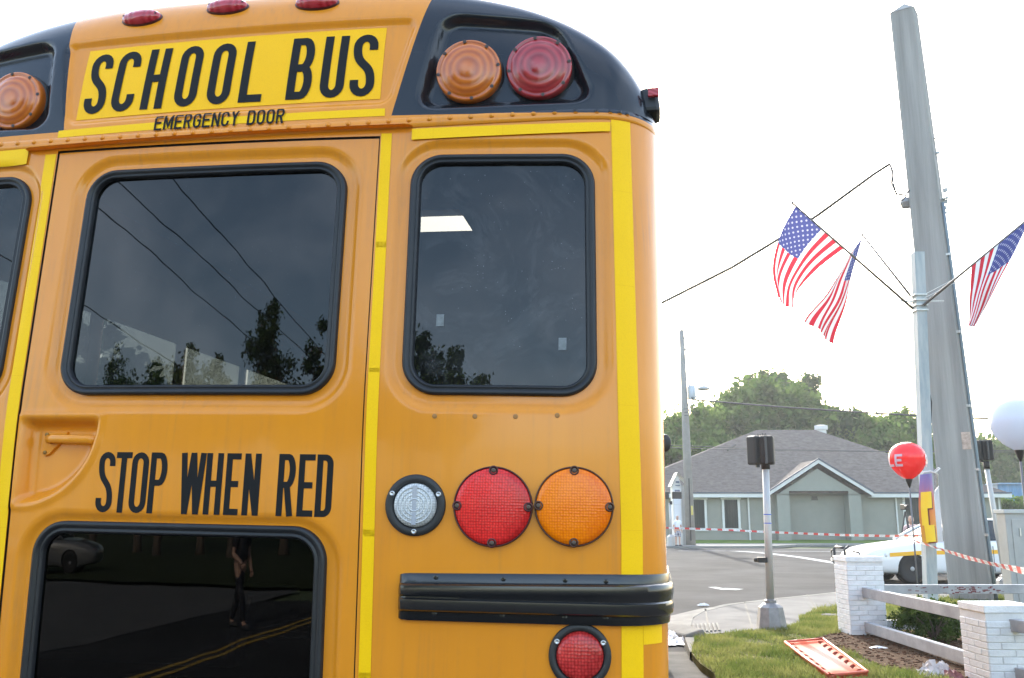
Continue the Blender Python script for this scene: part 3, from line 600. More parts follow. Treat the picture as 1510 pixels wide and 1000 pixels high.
# ---- paint
def bus_paint():
    m = M('bus_yellow', (.60, .245, .018), .33, spec=.35, coat=.2); n, l, b = nodes(m)
    tc = n.new('ShaderNodeTexCoord'); no = n.new('ShaderNodeTexNoise'); no.inputs['Scale'].default_value = 2.2; no.inputs['Detail'].default_value = 7; no.inputs['Roughness'].default_value = .7
    l.new(tc.outputs['Object'], no.inputs['Vector'])
    mp = n.new('ShaderNodeMapping'); mp.inputs['Scale'].default_value = (14, 14, 1.0); l.new(tc.outputs['Object'], mp.inputs['Vector'])
    st = n.new('ShaderNodeTexNoise'); st.inputs['Scale'].default_value = 2.0; st.inputs['Detail'].default_value = 5; l.new(mp.outputs[0], st.inputs['Vector'])
    f = mth(n, l, 'MULTIPLY', mth(n, l, 'ADD', mth(n, l, 'MULTIPLY', st.outputs['Fac'], .7), mth(n, l, 'MULTIPLY', no.outputs['Fac'], .6)), .8)
    c = mixc(n, l, f, (.80, .288, .012), (.62, .212, .016)); 
    mp2 = n.new('ShaderNodeMapping'); mp2.inputs['Scale'].default_value = (70, 70, 2.2); l.new(tc.outputs['Object'], mp2.inputs['Vector'])
    s2 = n.new('ShaderNodeTexNoise'); s2.inputs['Scale'].default_value = 1.0; s2.inputs['Detail'].default_value = 3; l.new(mp2.outputs[0], s2.inputs['Vector'])
    gr = mth(n, l, 'MULTIPLY', mth(n, l, 'SUBTRACT', s2.outputs['Fac'], .52, True), mth(n, l, 'SUBTRACT', no.outputs['Fac'], .42, True)); gr = mth(n, l, 'MULTIPLY', gr, 9.0, True)
    c = mixc(n, l, gr, c, (.36, .16, .05))
    sx = n.new('ShaderNodeSeparateXYZ'); l.new(tc.outputs['Object'], sx.inputs[0])
    ax = mth(n, l, 'ABSOLUTE', sx.outputs[0]); zz = sx.outputs[2]
    # black paint left and right of the sign: beyond a slanting line, above the rivet seam
    lim = mth(n, l, 'ADD', mth(n, l, 'MULTIPLY', mth(n, l, 'SUBTRACT', zz, 2.745), .19), .492)
    k1 = mth(n, l, 'GREATER_THAN', ax, lim); k2 = mth(n, l, 'GREATER_THAN', zz, 2.7445); k3 = mth(n, l, 'LESS_THAN', sx.outputs[1], .75)
    k = mth(n, l, 'MULTIPLY', mth(n, l, 'MULTIPLY', k1, k2), k3)
    c = mixc(n, l, k, c, (.012, .014, .018)); l.new(c, b.inputs['Base Color'])
    ro = mth(n, l, 'ADD', mth(n, l, 'MULTIPLY', no.outputs['Fac'], .18), .12); l.new(ro, b.inputs['Roughness'])
    fine = n.new('ShaderNodeTexNoise'); fine.inputs['Scale'].default_value = 5; fine.inputs['Detail'].default_value = 2; l.new(tc.outputs['Object'], fine.inputs['Vector'])
    bp = n.new('ShaderNodeBump'); bp.inputs['Strength'].default_value = .06; bp.inputs['Distance'].default_value = .03; l.new(fine.outputs['Fac'], bp.inputs['Height']); l.new(bp.outputs[0], b.inputs['Normal'])
    return m
paint = bus_paint()
rubber = M('gasket_rubber', (.012, .013, .016), .42, spec=.4, var=.2, vscale=20)
black_pl = M('black_plastic', (.010, .010, .011), .22, spec=.5, coat=.3)
black_mt = M('black_flange', (.02, .02, .021), .55)
ink = M('black_vinyl', (.010, .010, .011), .65, spec=.2)
steel = M('screw_steel', (.55, .56, .58), .3, metal=1.0)
def tape_mat(name, c):
    m = M(name, c, .5, spec=.2); n, l, b = nodes(m); tc = n.new('ShaderNodeTexCoord')
    v = n.new('ShaderNodeTexVoronoi'); v.inputs['Scale'].default_value = 260; l.new(tc.outputs['Object'], v.inputs['Vector'])
    no = n.new('ShaderNodeTexNoise'); no.inputs['Scale'].default_value = 6; no.inputs['Detail'].default_value = 5; l.new(tc.outputs['Object'], no.inputs['Vector'])
    f = mth(n, l, 'ADD', mth(n, l, 'MULTIPLY', v.outputs['Distance'], .35), mth(n, l, 'MULTIPLY', no.outputs['Fac'], .55))
    l.new(mixc(n, l, f, tuple(min(1, x * 1.12) for x in c), tuple(x * .84 for x in c)), b.inputs['Base Color']); return m
tape = tape_mat('reflective_tape', (1.0, .54, .001)); tape2 = tape_mat('sign_sheeting', (1.0, .49, .003))

# ---- rear panels as fine grids
def grid(mb, U, Z, mask=None, off=0.0):
    Y = Sy(U, Z) - off; a, b = U.shape; base = len(mb.v)
    mb.v += list(map(tuple, np.stack([U, Y, Z], -1).reshape(-1, 3)))
    for i in range(a - 1):
        for j in range(b - 1):
            if mask is not None and mask[i, j]: continue
            p = base + i * b + j; mb.f.append((p, p + 1, p + b + 1, p + b))
zf = np.concatenate([np.linspace(.45, 1.22, 12), np.arange(1.232, ZR - .004, .0085), [ZR]])
def eL(z): return -.494 + .0305 * (2.67 - z)
def eR(z): return .462 + .018 * (2.68 - z)
def corner_u(z, e, n=110, sgn=1):
    s0 = hw(z) - RC; th = np.linspace(0, math.pi / 2, 22)[1:]
    return np.concatenate([np.linspace(e, s0, n), s0 + RC * np.sin(th) * .99999])
def holes(U, Z):
    uc = (U[:-1, :-1] + U[1:, 1:]) / 2; zc = (Z[:-1, :-1] + Z[1:, 1:]) / 2; m = np.zeros(uc.shape, bool)
    for cu, cz, hu, hz, r in WIN.values(): m |= rrect(uc, zc, cu, cz, hu - .012, hz - .012, r) < 0
    return m
body = MB()
Zg = np.repeat(zf[:, None], 131, 1)
Ur = np.array([corner_u(z, float(eR(z)) + .004) for z in zf]); grid(body, Ur, Zg, holes(Ur, Zg))
Ul = -np.array([corner_u(z, -(float(eL(z)) - .004)) for z in zf])[:, ::-1]; grid(body, Ul, Zg, holes(Ul, Zg))
zh = np.linspace(2.683, ZR, 7); uh = np.linspace(0, 1, 60)
Uh = np.array([float(eL(z)) - .0045 + (float(eR(z)) - float(eL(z)) + .009) * uh for z in zh]); grid(body, Uh, np.repeat(zh[:, None], 60, 1), None, .0004)
# sides, extruded forward with window openings
LEN = 9.4
for s_ in (-1, 1):
    yb0 = float(Sy(0, 1.0)) + RC + HWR ** 2 / (2 * RP)
    def side(zs, ya, yb):
        vs = []
        for z in zs:
            x = s_ * float(hw(z)); y0 = float(Sy(float(hw(z)), z)) if ya is None else ya; vs += [(x, y0, z), (x, yb, z)]
        body.add(vs, [(2 * i, 2 * i + 1, 2 * i + 3, 2 * i + 2) for i in range(len(zs) - 1)])
    side([.45, 1.4, 1.7, 1.95], None, LEN); side([2.50, 2.6, ZR, ZR + .05], None, LEN)
    side([1.95, 2.0, 2.2, 2.4, 2.50], None, .55)
    for i in range(11): side([1.95, 2.2, 2.50], 1.35 + i * .72, 1.35 + i * .72 + (.10 if i < 10 else .9))
rb = body.build('rear_body', paint, bus, smooth=True)
ud = np.linspace(0, 1, 118); Zd = np.repeat(zf[zf < 2.6795][:, None], 118, 1)
Ud = np.array([float(eL(z)) + (float(eR(z)) - float(eL(z))) * ud for z in zf[zf < 2.6795]])
door = MB(); grid(door, Ud, Zd, holes(Ud, Zd), -.0035); dr = door.build('emergency_door', paint, bus, smooth=True)
MB().add([S(-.53, .5, -.03), S(.53, .5, -.03), S(.53, 1.05, -.03), S(-.53, 1.05, -.03)], [(0, 1, 2, 3)]).build('door_sill', black_mt, bus)
gm_ = MB()                                   # dark rubber line in the door gap
for e in (eL, eR):
    k = .014; zz = np.linspace(1.0, 2.68, 80)
    vs = []
    for z in zz: u = float(e(z)); vs += [S(u - k, z, -.010), S(u + k, z, -.010)]
    gm_.add(vs, [(2 * i, 2 * i + 1, 2 * i + 3, 2 * i + 2) for i in range(len(zz) - 1)])
vs = []
for u in np.linspace(-.5, .47, 60): vs += [S(u, 2.660, -.008), S(u, 2.70, -.008)]
gm_.add(vs, [(2 * i, 2 * i + 2, 2 * i + 3, 2 * i + 1) for i in range(59)])
gm_.build('door_seal', M('seal_dark', (.03, .018, .01), .7), bus)
# roof cap and roof
cap = MB(); uu = np.unique(np.concatenate([np.linspace(0, HWR - RC, 130), HWR - RC + RC * np.sin(np.linspace(0, math.pi / 2, 20)) * .99999])); uu = np.concatenate([-uu[::-1], uu[1:]])
qs = np.concatenate([np.linspace(0, .9, 56), 1 - .1 * (1 - np.sin(np.linspace(0, math.pi / 2, 12)[1:])) ** 1.4]); qs[-1] = 1
Uc = np.repeat(uu[None, :], len(qs), 0); Zc = ZR + qs[:, None] * (ztop(uu) - ZR)[None, :]
grid(cap, Uc, Zc)
yt = Sy(uu, ztop(uu)); nb = len(uu); vs = []
for u, y, z in zip(uu, yt, ztop(uu)): vs += [(u, float(y), z), (u, float(y) + .25, z + .006), (u, 2.30, z + .006), (u, 3.15, z + .006), (u, LEN, z + .006)]
cap.add(vs, [(5 * i + k, 5 * i + 5 + k, 5 * i + 6 + k, 5 * i + 1 + k) for i in range(nb - 1) for k in range(4) if not (k == 2 and -.30 < (uu[i] + uu[i + 1]) / 2 < .22)])
cap.build('roof', paint, bus, smooth=True)
def uzline(u0, u1, zfun, n=60): return [(u, zfun(u)) for u in np.linspace(u0, u1, n)]
def zriv(u): return 2.7135 + .0045 * u + .030 * max(0, u) ** 1.6 + .012 * max(0, -u) ** 1.5
# rivet seam strip and rivets
st = MB(); us = np.concatenate([-uu[::-1][:0], uu]); prof = [(-.022, .001), (-.020, .004), (.008, .004), (.0095, .001)]
for dz0, o0 in prof:
    for u in us: st.v.append(S(u, min(zriv(u), 2.748) + dz0, o0))
m_ = len(us)
st.f = [(k * m_ + i, k * m_ + i + 1, (k + 1) * m_ + i + 1, (k + 1) * m_ + i) for k in range(3) for i in range(m_ - 1)]
st.build('rivet_strip', paint, bus, smooth=True)
rv = MB()
for u in np.concatenate([np.arange(-1.09, 1.06, .0563), [1.085, 1.11, 1.13]]):
    n_ = Snorm(u, 2.70); rv.lathe([(.0075, 0), (.0068, .003), (.004, .0055), (.0005, .0063)], 10, Vector(S(u, min(zriv(u), 2.748), .003)), frame(n_), cap0=False)
tag(rv.build('rivets', paint, bus, smooth=True), kind='stuff')
dr_ = MB(); n_ = 70                          # drip rail above the door
for o0, dz0 in ((.0, .004), (.022, .002), (.026, -.004), (.024, -.010), (.0, -.012)):
    for u in np.linspace(-.598, .555, n_): dr_.v.append(S(u, 2.693 + .018 * (u + .6) / 1.15 - .004, o0 if abs(u - (-.02)) < .572 else o0 * .6))
dr_.f = [(k * n_ + i, k * n_ + i + 1, (k + 1) * n_ + i + 1, (k + 1) * n_ + i) for k in range(4) for i in range(n_ - 1)]
dr_.build('drip_rail', paint, bus, smooth=True)

# ---- windows: pane and double-lipped gasket
def rrpath(cu, cz, hu, hz, r, sh=-.02, n=10):
    out = []
    for (sx, sz, a0) in ((1, 1, 0), (-1, 1, 90), (-1, -1, 180), (1, -1, 270)):
        for i in range(n + 1):
            a = R(a0 + 90 * i / n); out.append((sx * (hu - r) + r * math.cos(a), sz * (hz - r) + r * math.sin(a), math.cos(a), math.sin(a)))
    res = []
    for i, p in enumerate(out):                # refine the straight runs so that they follow the bent panel
        q = out[(i + 1) % len(out)]; d = math.hypot(q[0] - p[0], q[1] - p[1]); k = max(1, int(d / .03))
        for j in range(k):
            f = j / k; res.append(tuple(p[m] + (q[m] - p[m]) * f for m in range(4)))
    return [(cu + x + sh * z, cz + z, nx, nz) for x, z, nx, nz in res]
def Sbase(u, z):                              # panel without pressed details, sunk like a window seat
    return float(Sy(u, z) - recess(u, z)) + .013
glass_dirty = glass('rear_glass_dusty', (.06, .067, .072), .04, 1.5, .85); glass_clean = glass('rear_glass', (.04, .045, .048), .008, 1.5, .82); glass_dark = glass('privacy_glass', (.006, .006, .007), .001, 1.5, .42)
for key, (cu, cz, hu, hz, r) in WIN.items():
    path = rrpath(cu, cz, hu, hz, r); prof = [(.002, -.008), (.001, .010), (-.004, .014), (-.010, .013), (-.013, .008), (-.016, .008), (-.019, .012), (-.022, .010), (-.025, .004), (-.026, -.012)]
    if key == 'low': prof = [(a * 1.15, b) for a, b in prof]
    g = MB(); k = len(path); m_ = len(prof)
    for u, z, nx, nz in path:
        for a, b in prof: uu_, zz_ = u + nx * a, z + nz * a; g.v.append((uu_, Sbase(uu_, zz_) - b, zz_))
    g.f = [(i * m_ + j, ((i + 1) % k) * m_ + j, ((i + 1) % k) * m_ + j + 1, i * m_ + j + 1) for i in range(k) for j in range(m_ - 1)]
    own = dr if key in ('door', 'low') else bus
    pn = MB(); nn = 26; vs = []
    for i in range(nn + 1):
        for j in range(nn + 1):
            a, b = (2 * i / nn - 1) * (hu - .012), (2 * j / nn - 1) * (hz - .012); u, z = cu + a - .02 * b, cz + b
            # flat glass: bent only as far as the panel's overall lean
            vs.append((u, Sbase(u, cz) + (LEAN * b if cz > 2 else 0) + .004, z))
    pn.add(vs, [(i * (nn + 1) + j, (i + 1) * (nn + 1) + j, (i + 1) * (nn + 1) + j + 1, i * (nn + 1) + j + 1) for i in range(nn) for j in range(nn)])
    wp = pn.build('window', {'right': glass_dirty, 'left': glass_clean, 'door': glass_clean, 'low': glass_dark}[key], own, smooth=True)
    g.build('gasket', rubber, wp, smooth=True, recalc=True)

stk = M('window_sticker', (.16, .18, .19), .6, var=.3, vscale=60)
for u, z in ((.655, 2.165), (.968, 2.105)):
    MB().box((u, Sbase(u, 2.298) + LEAN * (z - 2.298) + .0025, z), (.020, .001, .032), M3=Matrix.Rotation(-math.atan(LEAN), 3, 'X')).build('window_sticker', stk, bus)
# ---- reflective tape, sign, lettering
def patch(mb, c, nu=10, nv=10, off=.0012):
    """c: four (u, z) corners, anticlockwise from lower left"""
    (a, b, d, e) = [np.array(x) for x in c]; base = len(mb.v)
    for j in range(nv + 1):
        for i in range(nu + 1):
            s_, t_ = i / nu, j / nv; p = (a * (1 - s_) + b * s_) * (1 - t_) + (e * (1 - s_) + d * s_) * t_; mb.v.append(S(p[0], p[1], off))
    mb.f += [(base + j * (nu + 1) + i, base + j * (nu + 1) + i + 1, base + (j + 1) * (nu + 1) + i + 1, base + (j + 1) * (nu + 1) + i) for j in range(nv) for i in range(nu)]
    return mb
def strip(name, c, nu, nv, mat=tape, parent=bus, off=.0012): return patch(MB(), c, nu, nv, off).build(name, mat, parent, smooth=True)
for z0, z1 in ((1.0, 1.29), (1.2903, 1.62), (1.6203, 2.02), (2.0203, 2.36), (2.3603, 2.674)):
    def ul(z): return -.538 + .0335 * (2.675 - z)
    def ur(z): return .4685 + .0225 * (2.69 - z)
    strip('tape_strip', [(ul(z0), z0), (ul(z0) + .036, z0), (ul(z1) + .036, z1), (ul(z1), z1)], 3, 40)
    strip('tape_strip', [(ur(z0), z0), (ur(z0) + .029, z0), (ur(z1) + .029, z1 + .016), (ur(z1), z1 + .016)], 3, 40)
for z0, z1 in ((1.0, 1.432), (1.5, 1.648), (1.6483, 1.95), (1.9503, 2.26), (2.2603, 2.52), (2.5203, 2.733)):
    for s_ in (-1, 1):
        def ue(z): return 1.087 + .028 * min(1, (2.74 - z) / 1.1)
        c = [(s_ * ue(z0), z0), (s_ * (ue(z0) + .050), z0), (s_ * (ue(z1) + .050), z1), (s_ * ue(z1), z1)]
        if s_ < 0: c = [c[1], c[0], c[3], c[2]]
        strip('tape_strip', c, 8, 40)
for a, b in ((.554, .612), (.6123, .80), (.8003, 1.086)): strip('tape_strip', [(a, 2.668 + .04 * (a - .554)), (b, 2.668 + .04 * (b - .554)), (b, 2.7 + .03 * (b - .554)), (a, 2.7 + .03 * (a - .554))], 12, 4, off=.0055)
strip('tape_strip', [(-1.086, 2.645), (-.594, 2.647), (-.594, 2.696), (-1.086, 2.693)], 20, 4, off=.0055)
strip('tape_strip', [(1.1655, 1.384), (1.2085, 1.384), (1.2085, 1.438), (1.1655, 1.438)], 14, 4, off=.002)
sign = strip('sign_panel', [(-.471, 2.787), (.451, 2.805), (.447, 3.044), (-.480, 3.029)], 60, 16, tape2)
strip('tape_strip', [(-.508, 2.7255), (.474, 2.7435), (.473, 2.767), (-.509, 2.7485)], 60, 8)
def on_bus(off0): return lambda x, y, o: S(x, y, off0 + o)
def words(items, z0f, hgt, t, name, parent, off=.0022):
    for ch, a, b in items:
        mb = MB(); z0 = z0f(a); stroke_letter(mb, ch, a, z0, b - a, hgt, t, on_bus(off), step=.006); mb.build(name, ink, parent)
def zs(u): return 2.8045 + .0125 * (u + .45)
words([('S', -.456, -.386), ('C', -.366, -.294), ('H', -.268, -.199), ('O', -.165, -.095), ('O', -.064, .007), ('L', .035, .104), ('B', .176, .248), ('U', .273, .343), ('S', .359, .430)], zs, .206, .0245, 'sign_letter', sign, .0030)
words([('S', -.220, -.174), ('T', -.172, -.128), ('O', -.127, -.080), ('P', -.075, -.028), ('W', .008, .076), ('H', .077, .122), ('E', .131, .169), ('N', .179, .222), ('R', .268, .313), ('E', .321, .362), ('D', .367, .409)], lambda u: 1.664, .153, .0155, 'door_letter', dr, -.0027)
x = -.199; it = []
for ch in 'EMERGENCY DOOR':
    wd = {'M': .029, ' ': .016}.get(ch, .0235)
    if ch != ' ': it.append((ch, x, x + wd))
    x += wd + .0047
words(it, lambda u: 2.7265 + .008 * (u + .2), .0475, .0062, 'door_sign_letter', bus, .0045)

# ---- lamps
def lensmat(name, c, c2, scale=150, rough=.12):
    m = M(name, c, .18, coat=.15, spec=.3); n, l, b = nodes(m); tc = n.new('ShaderNodeTexCoord')
    mp = n.new('ShaderNodeMapping'); mp.inputs['Scale'].default_value = (1, .25, 1); l.new(tc.outputs['Object'], mp.inputs['Vector'])
    v = n.new('ShaderNodeTexVoronoi'); v.inputs['Scale'].default_value = scale; v.inputs['Randomness'].default_value = .25; l.new(mp.outputs[0], v.inputs['Vector'])
    no = n.new('ShaderNodeTexNoise'); no.inputs['Scale'].default_value = 14; no.inputs['Detail'].default_value = 4; l.new(tc.outputs['Object'], no.inputs['Vector'])
    f = mth(n, l, 'ADD', mth(n, l, 'MULTIPLY', v.outputs['Distance'], 1.1), mth(n, l, 'MULTIPLY', mth(n, l, 'SUBTRACT', no.outputs['Fac'], .5), .6), True)
    l.new(mixc(n, l, f, c2, c), b.inputs['Base Color'])
    bp = n.new('ShaderNodeBump'); bp.inputs['Strength'].default_value = .35; bp.inputs['Distance'].default_value = .003; l.new(v.outputs['Distance'], bp.inputs['Height']); l.new(bp.outputs[0], b.inputs['Normal'])
    return m
L_red = lensmat('red_lens', (.30, .005, .006), (1.0, .04, .035)); L_amb = lensmat('amber_lens', (.70, .10, .0), (1.0, .27, .0))
L_led = lensmat('led_red_lens', (.16, .003, .004), (.80, .06, .055), 130); L_clr = lensmat('clear_lens', (.20, .21, .22), (.86, .87, .86), 170)
rim_red = M('rim_dark_red', (.06, .006, .006), .4); rim_amb = M('rim_dark_amber', (.07, .02, .006), .4)
def lroot(mb, name, mat, c):
    o = mb.build(name, mat, bus, smooth=True); o.location = c; return o
def big_lamp(u, z, rad, lens, rim, name):
    n_ = Snorm(u, z); A = frame(n_); c = Vector(S(u, z))
    t = lroot(MB().lathe([(rad, -.012), (rad, .010), (rad * .985, .014), (rad * .965, .014), (rad * .955, .010)], 48, (0, 0, 0), A, cap0=False, cap1=False), name, rim, c)
    mb = MB(); mb.lathe([(rad * .958, .009), (rad * .93, .015), (rad * .8, .018), (rad * .5, .0215), (rad * .2, .023), (.001, .0233)], 48, (0, 0, 0), A, cap0=False); mb.build('lens', lens, t, smooth=True)
    for a in (0, 90, 180, 270):
        sc_ = MB(); sk = MB()
        p = A @ Vector((math.cos(R(a)) * rad * .895, math.sin(R(a)) * rad * .895, .0175))
        sk.lathe([(.0115, -.006), (.0115, .002), (.008, .0025), (.0078, -.001)], 14, p, A, cap0=False); sc_.lathe([(.006, -.002), (.006, .002), (.003, .0034)], 10, p, A, cap0=False)
        sk.build('screw_well', rim, t, smooth=True); sc_.build('screw', M('screw_dull', (.10, .075, .06), .5, metal=.6), t)
def flange_lamp(u, z, rad, lr, lens, angs, name):
    n_ = Snorm(u, z); A = frame(n_); c = Vector(S(u, z))
    t = lroot(MB().lathe([(rad, -.01), (rad, .006), (rad * .97, .010), (lr * 1.1, .011), (lr * 1.03, .006), (lr * 1.0, .002)], 44, (0, 0, 0), A, cap0=False, cap1=False), name, black_mt, c)
    MB().lathe([(lr * 1.02, .004), (lr * .97, .012), (lr * .8, .0165), (lr * .45, .0195), (.001, .0205)], 40, (0, 0, 0), A, cap0=False).build('lens', lens, t, smooth=True)
    if lens is L_clr:
        rg = MB()
        for k_ in (.28, .46, .64, .82):
            h_ = .0195 - .0035 * k_ ** 2
            rg.lathe([(lr * k_ - .0015, h_ - .002), (lr * k_ - .0015, h_ + .0016), (lr * k_ + .0015, h_ + .0016), (lr * k_ + .0015, h_ - .002)], 36, (0, 0, 0), A, cap0=False, cap1=False)
        rg.build('lens_ring', M('lens_ring', (.50, .52, .54), .1, coat=.5), t, smooth=True)
        MB().box(A @ Vector((0, 0, .0175)), (.011, lr * 1.8, .006), M3=A).build('lens_rib', M('lens_rib', (.33, .36, .42), .15, coat=.5), t)
    for a in angs: MB().lathe([(.0068, 0), (.0068, .003), (.004, .0048), (.0035, .0035)], 12, A @ Vector((math.cos(R(a)) * rad * .85, math.sin(R(a)) * rad * .85, .0085)), A, cap0=False).build('screw', steel, t, smooth=True)
for s_ in (1, -1):
    dz_ = 0 if s_ > 0 else -.012
    flange_lamp(s_ * .620, 1.6975 + dz_, .074, .052, L_clr, (25, 155, 270), 'backup_lamp')
    big_lamp(s_ * .809, 1.698 + dz_, .096, L_red, rim_red, 'tail_lamp'); big_lamp(s_ * 1.0025, 1.702 + dz_, .095, L_amb, rim_amb, 'turn_lamp')
    flange_lamp(s_ * 1.019, 1.360 + dz_, .073, .054, L_led, (30, 150, 270), 'brake_lamp')
def dome_mat(name, c, c2):
    m = M(name, c, .18, coat=.4, var=.0); n, l, b = nodes(m); tc = n.new('ShaderNodeTexCoord')
    wv = n.new('ShaderNodeTexWave'); wv.wave_type = 'RINGS'; wv.rings_direction = 'SPHERICAL'; wv.inputs['Scale'].default_value = 28; wv.inputs['Distortion'].default_value = .4; l.new(tc.outputs['Object'], wv.inputs['Vector'])
    l.new(mixc(n, l, wv.outputs['Fac'], c, c2), b.inputs['Base Color']); b.inputs['Subsurface Weight'].default_value = .15; b.inputs['Subsurface Radius'].default_value = (.02, .008, .003)
    bp = n.new('ShaderNodeBump'); bp.inputs['Strength'].default_value = .25; bp.inputs['Distance'].default_value = .004; l.new(wv.outputs['Fac'], bp.inputs['Height']); l.new(bp.outputs[0], b.inputs['Normal']); return m
D_amb = dome_mat('amber_dome', (.40, .085, .008), (.58, .15, .012)); D_red = dome_mat('red_dome', (.24, .012, .016), (.40, .03, .035))
def dome(u, z, lens, name):
    n_ = Snorm(u, z); n_ = Vector((n_.x * .5, n_.y, -.02)).normalized(); A = frame(n_); c = Vector(S(u, z)); r = .091
    t = lroot(MB().lathe([(r * 1.06, -.012), (r * 1.06, .004), (r * 1.0, .008)], 44, (0, 0, 0), A, cap0=False, cap1=False), name, black_mt, c)
    MB().lathe([(r, .004), (r * .995, .030), (r * .97, .036), (r * .90, .037), (r * .86, .034), (r * .84, .038), (r * .70, .043), (r * .45, .048), (r * .2, .050), (.001, .051)], 48, (0, 0, 0), A, cap0=False).build('lens', lens, t, smooth=True)
    for a in range(0, 360, 45): MB().lathe([(.0052, 0), (.0052, .0015), (.001, .002)], 10, A @ Vector((math.cos(R(a + 8)) * r * .925, math.sin(R(a + 8)) * r * .925, .0362)), A, cap0=False).build('screw', M('screw_dark', (.05, .03, .025), .6), t)
for s_ in (1, -1): dome(s_ * .694, 2.884 - (.014 if s_ < 0 else 0), D_amb, 'amber_warning_lamp'); dome(s_ * .888, 2.893 - (.014 if s_ < 0 else 0), D_red, 'red_warning_lamp')
M_mark = dome_mat('marker_red', (.34, .012, .02), (.46, .03, .045))
for u, z in ((-.325, 3.128), (-.052, 3.146), (.228, 3.140)):
    n_ = Snorm(u, z); A = frame(n_); c = Vector(S(u, z))
    t = lroot(MB().lathe([(.067, -.01), (.067, .003), (.064, .006)], 32, (0, 0, 0), A, cap0=False, cap1=False, sy=.46), 'roof_marker_lamp', rim_red, c)
    MB().lathe([(.064, .002), (.062, .012), (.052, .020), (.03, .025), (.001, .027)], 32, (0, 0, 0), A, cap0=False, sy=.44).build('lens', M_mark, t, smooth=True)
    for s_ in (-1, 1): MB().lathe([(.004, 0), (.004, .0015), (.001, .002)], 8, A @ Vector((s_ * .052, 0, .0185)), A, cap0=False).build('screw', M('screw_dark', (.05, .03, .025), .6), t)

# ---- black ribbed rub rails round the rear corners
for s_ in (1, -1):
    prof = [(1.4325, .000), (1.4325, .013), (1.437, .016), (1.452, .018), (1.4545, .030), (1.459, .036), (1.474, .038), (1.482, .0375), (1.4855, .032), (1.489, .032), (1.4925, .0375), (1.500, .039), (1.513, .037), (1.517, .031), (1.519, .019), (1.535, .016), (1.540, .013), (1.540, .000)]
    st_ = [(.590, .25, .08), (.592, .5, .05), (.600, .85, .02), (.615, 1, 0)] + [(u, 1, 0) for u in np.linspace(.65, hw(1.45) - RC, 30)]
    mb = MB(); rows = []
    for u, k, sh in st_:
        nrm = Vector((0, -1, 0)); rows.append([(u, float(Sy(u, 1.45)) - o_ * k, 1.488 + (z - 1.488) * (1 - sh)) for z, o_ in prof])
    s0 = float(hw(1.45)) - RC; yb_ = float(Sy(s0, 1.45))
    for a in np.linspace(0, 90, 14)[1:]:
        rows.append([(s0 + (RC + o_ * (1 - .62 * a / 90)) * math.sin(R(a)), yb_ + RC - (RC + o_ * (1 - .62 * a / 90)) * math.cos(R(a)), z) for z, o_ in prof])
    for yy in (.1, .35): rows.append([(s0 + RC + o_ * .38, yb_ + RC + yy, z) for z, o_ in prof])
    rows.append([(s0 + RC + o_ * .1, yb_ + RC + .37, z) for z, o_ in prof])
    def rz(u): return .018 * max(0, min(1, (u - .55) / .55))
    k = len(prof)
    for row in rows: mb.v += [(s_ * x_, y_, z_ + (-.003 + .009 * min(1, max(0, (x_ - .59) / .5)) * (1 if z_ > 1.49 else 0)) + (0 if s_ > 0 else -.012)) for x_, y_, z_ in row]
    mb.f = [(i * k + j, (i + 1) * k + j, (i + 1) * k + j + 1, i * k + j + 1) for i in range(len(rows) - 1) for j in range(k - 1)]
    o = mb.build('rub_rail', black_pl, bus, recalc=True); smooth_by_angle(o, 40)
    for u in (.68, .84, .985, 1.08):
        for z in (1.4435, 1.5275): MB().lathe([(.006, 0), (.006, .003), (.003, .0045)], 10, (s_ * u, float(Sy(u, z)) - .0165, z + .003 + (0 if s_ > 0 else -.012)), frame(Vector((0, -1, 0))), cap0=False).build('rail_bolt', black_pl, o)
# ---- door handle in its pocket
hb = MB(); pc = [(-.412, 1.872), (-.345, 1.872), (-.348, 1.858), (-.392, 1.812), (-.405, 1.806), (-.415, 1.815)]
vs = [(u, float(Sy(-.37, 1.845)) - .004, z) for u, z in pc] + [(u, float(Sy(-.37, 1.845)) + .006, z) for u, z in pc]
hb.add(vs, [tuple(range(6))] + [(i, i + 6, (i + 1) % 6 + 6, (i + 1) % 6) for i in range(6)]); hp = hb.build('handle_plate', paint, dr, bevel=.002)
y0 = float(Sy(-.37, 1.845))
hd = MB(); pth = [(-.385, y0 - .002, 1.850), (-.39, y0 - .022, 1.851), (-.37, y0 - .032, 1.851), (-.31, y0 - .034, 1.850), (-.26, y0 - .033, 1.849), (-.245, y0 - .028, 1.849)]
vs = []
for i, p in enumerate(pth):
    for a in range(10):
        q = 2 * math.pi * a / 10; vs.append((p[0], p[1] + .007 * math.sin(q), p[2] + .0115 * math.cos(q)))
hd.add(vs, [(i * 10 + a, i * 10 + (a + 1) % 10, (i + 1) * 10 + (a + 1) % 10, (i + 1) * 10 + a) for i in range(5) for a in range(10)] + [tuple(50 + a for a in range(10))]); hd.build('door_handle', paint, dr, smooth=True)
for u, z in ((-.404, 1.816), (-.404, 1.864)): MB().lathe([(.005, 0), (.005, .003), (.002, .004)], 10, (u, y0 - .004, z), frame(Vector((0, -1, 0))), cap0=False).build('handle_screw', M('screw_brass', (.25, .14, .04), .4, metal=.7), hp)
for u, z in ((.658, 1.915), (.758, 1.916), (.858, 1.917), (.960, 1.921)):
    MB().lathe([(.0062, 0), (.0062, .0012), (.0045, .0022), (.001, .0024)], 12, S(u, z, 0), frame(Snorm(u, z)), cap0=False).build('panel_screw', M('screw_painted', (.34, .15, .03), .5), bus)
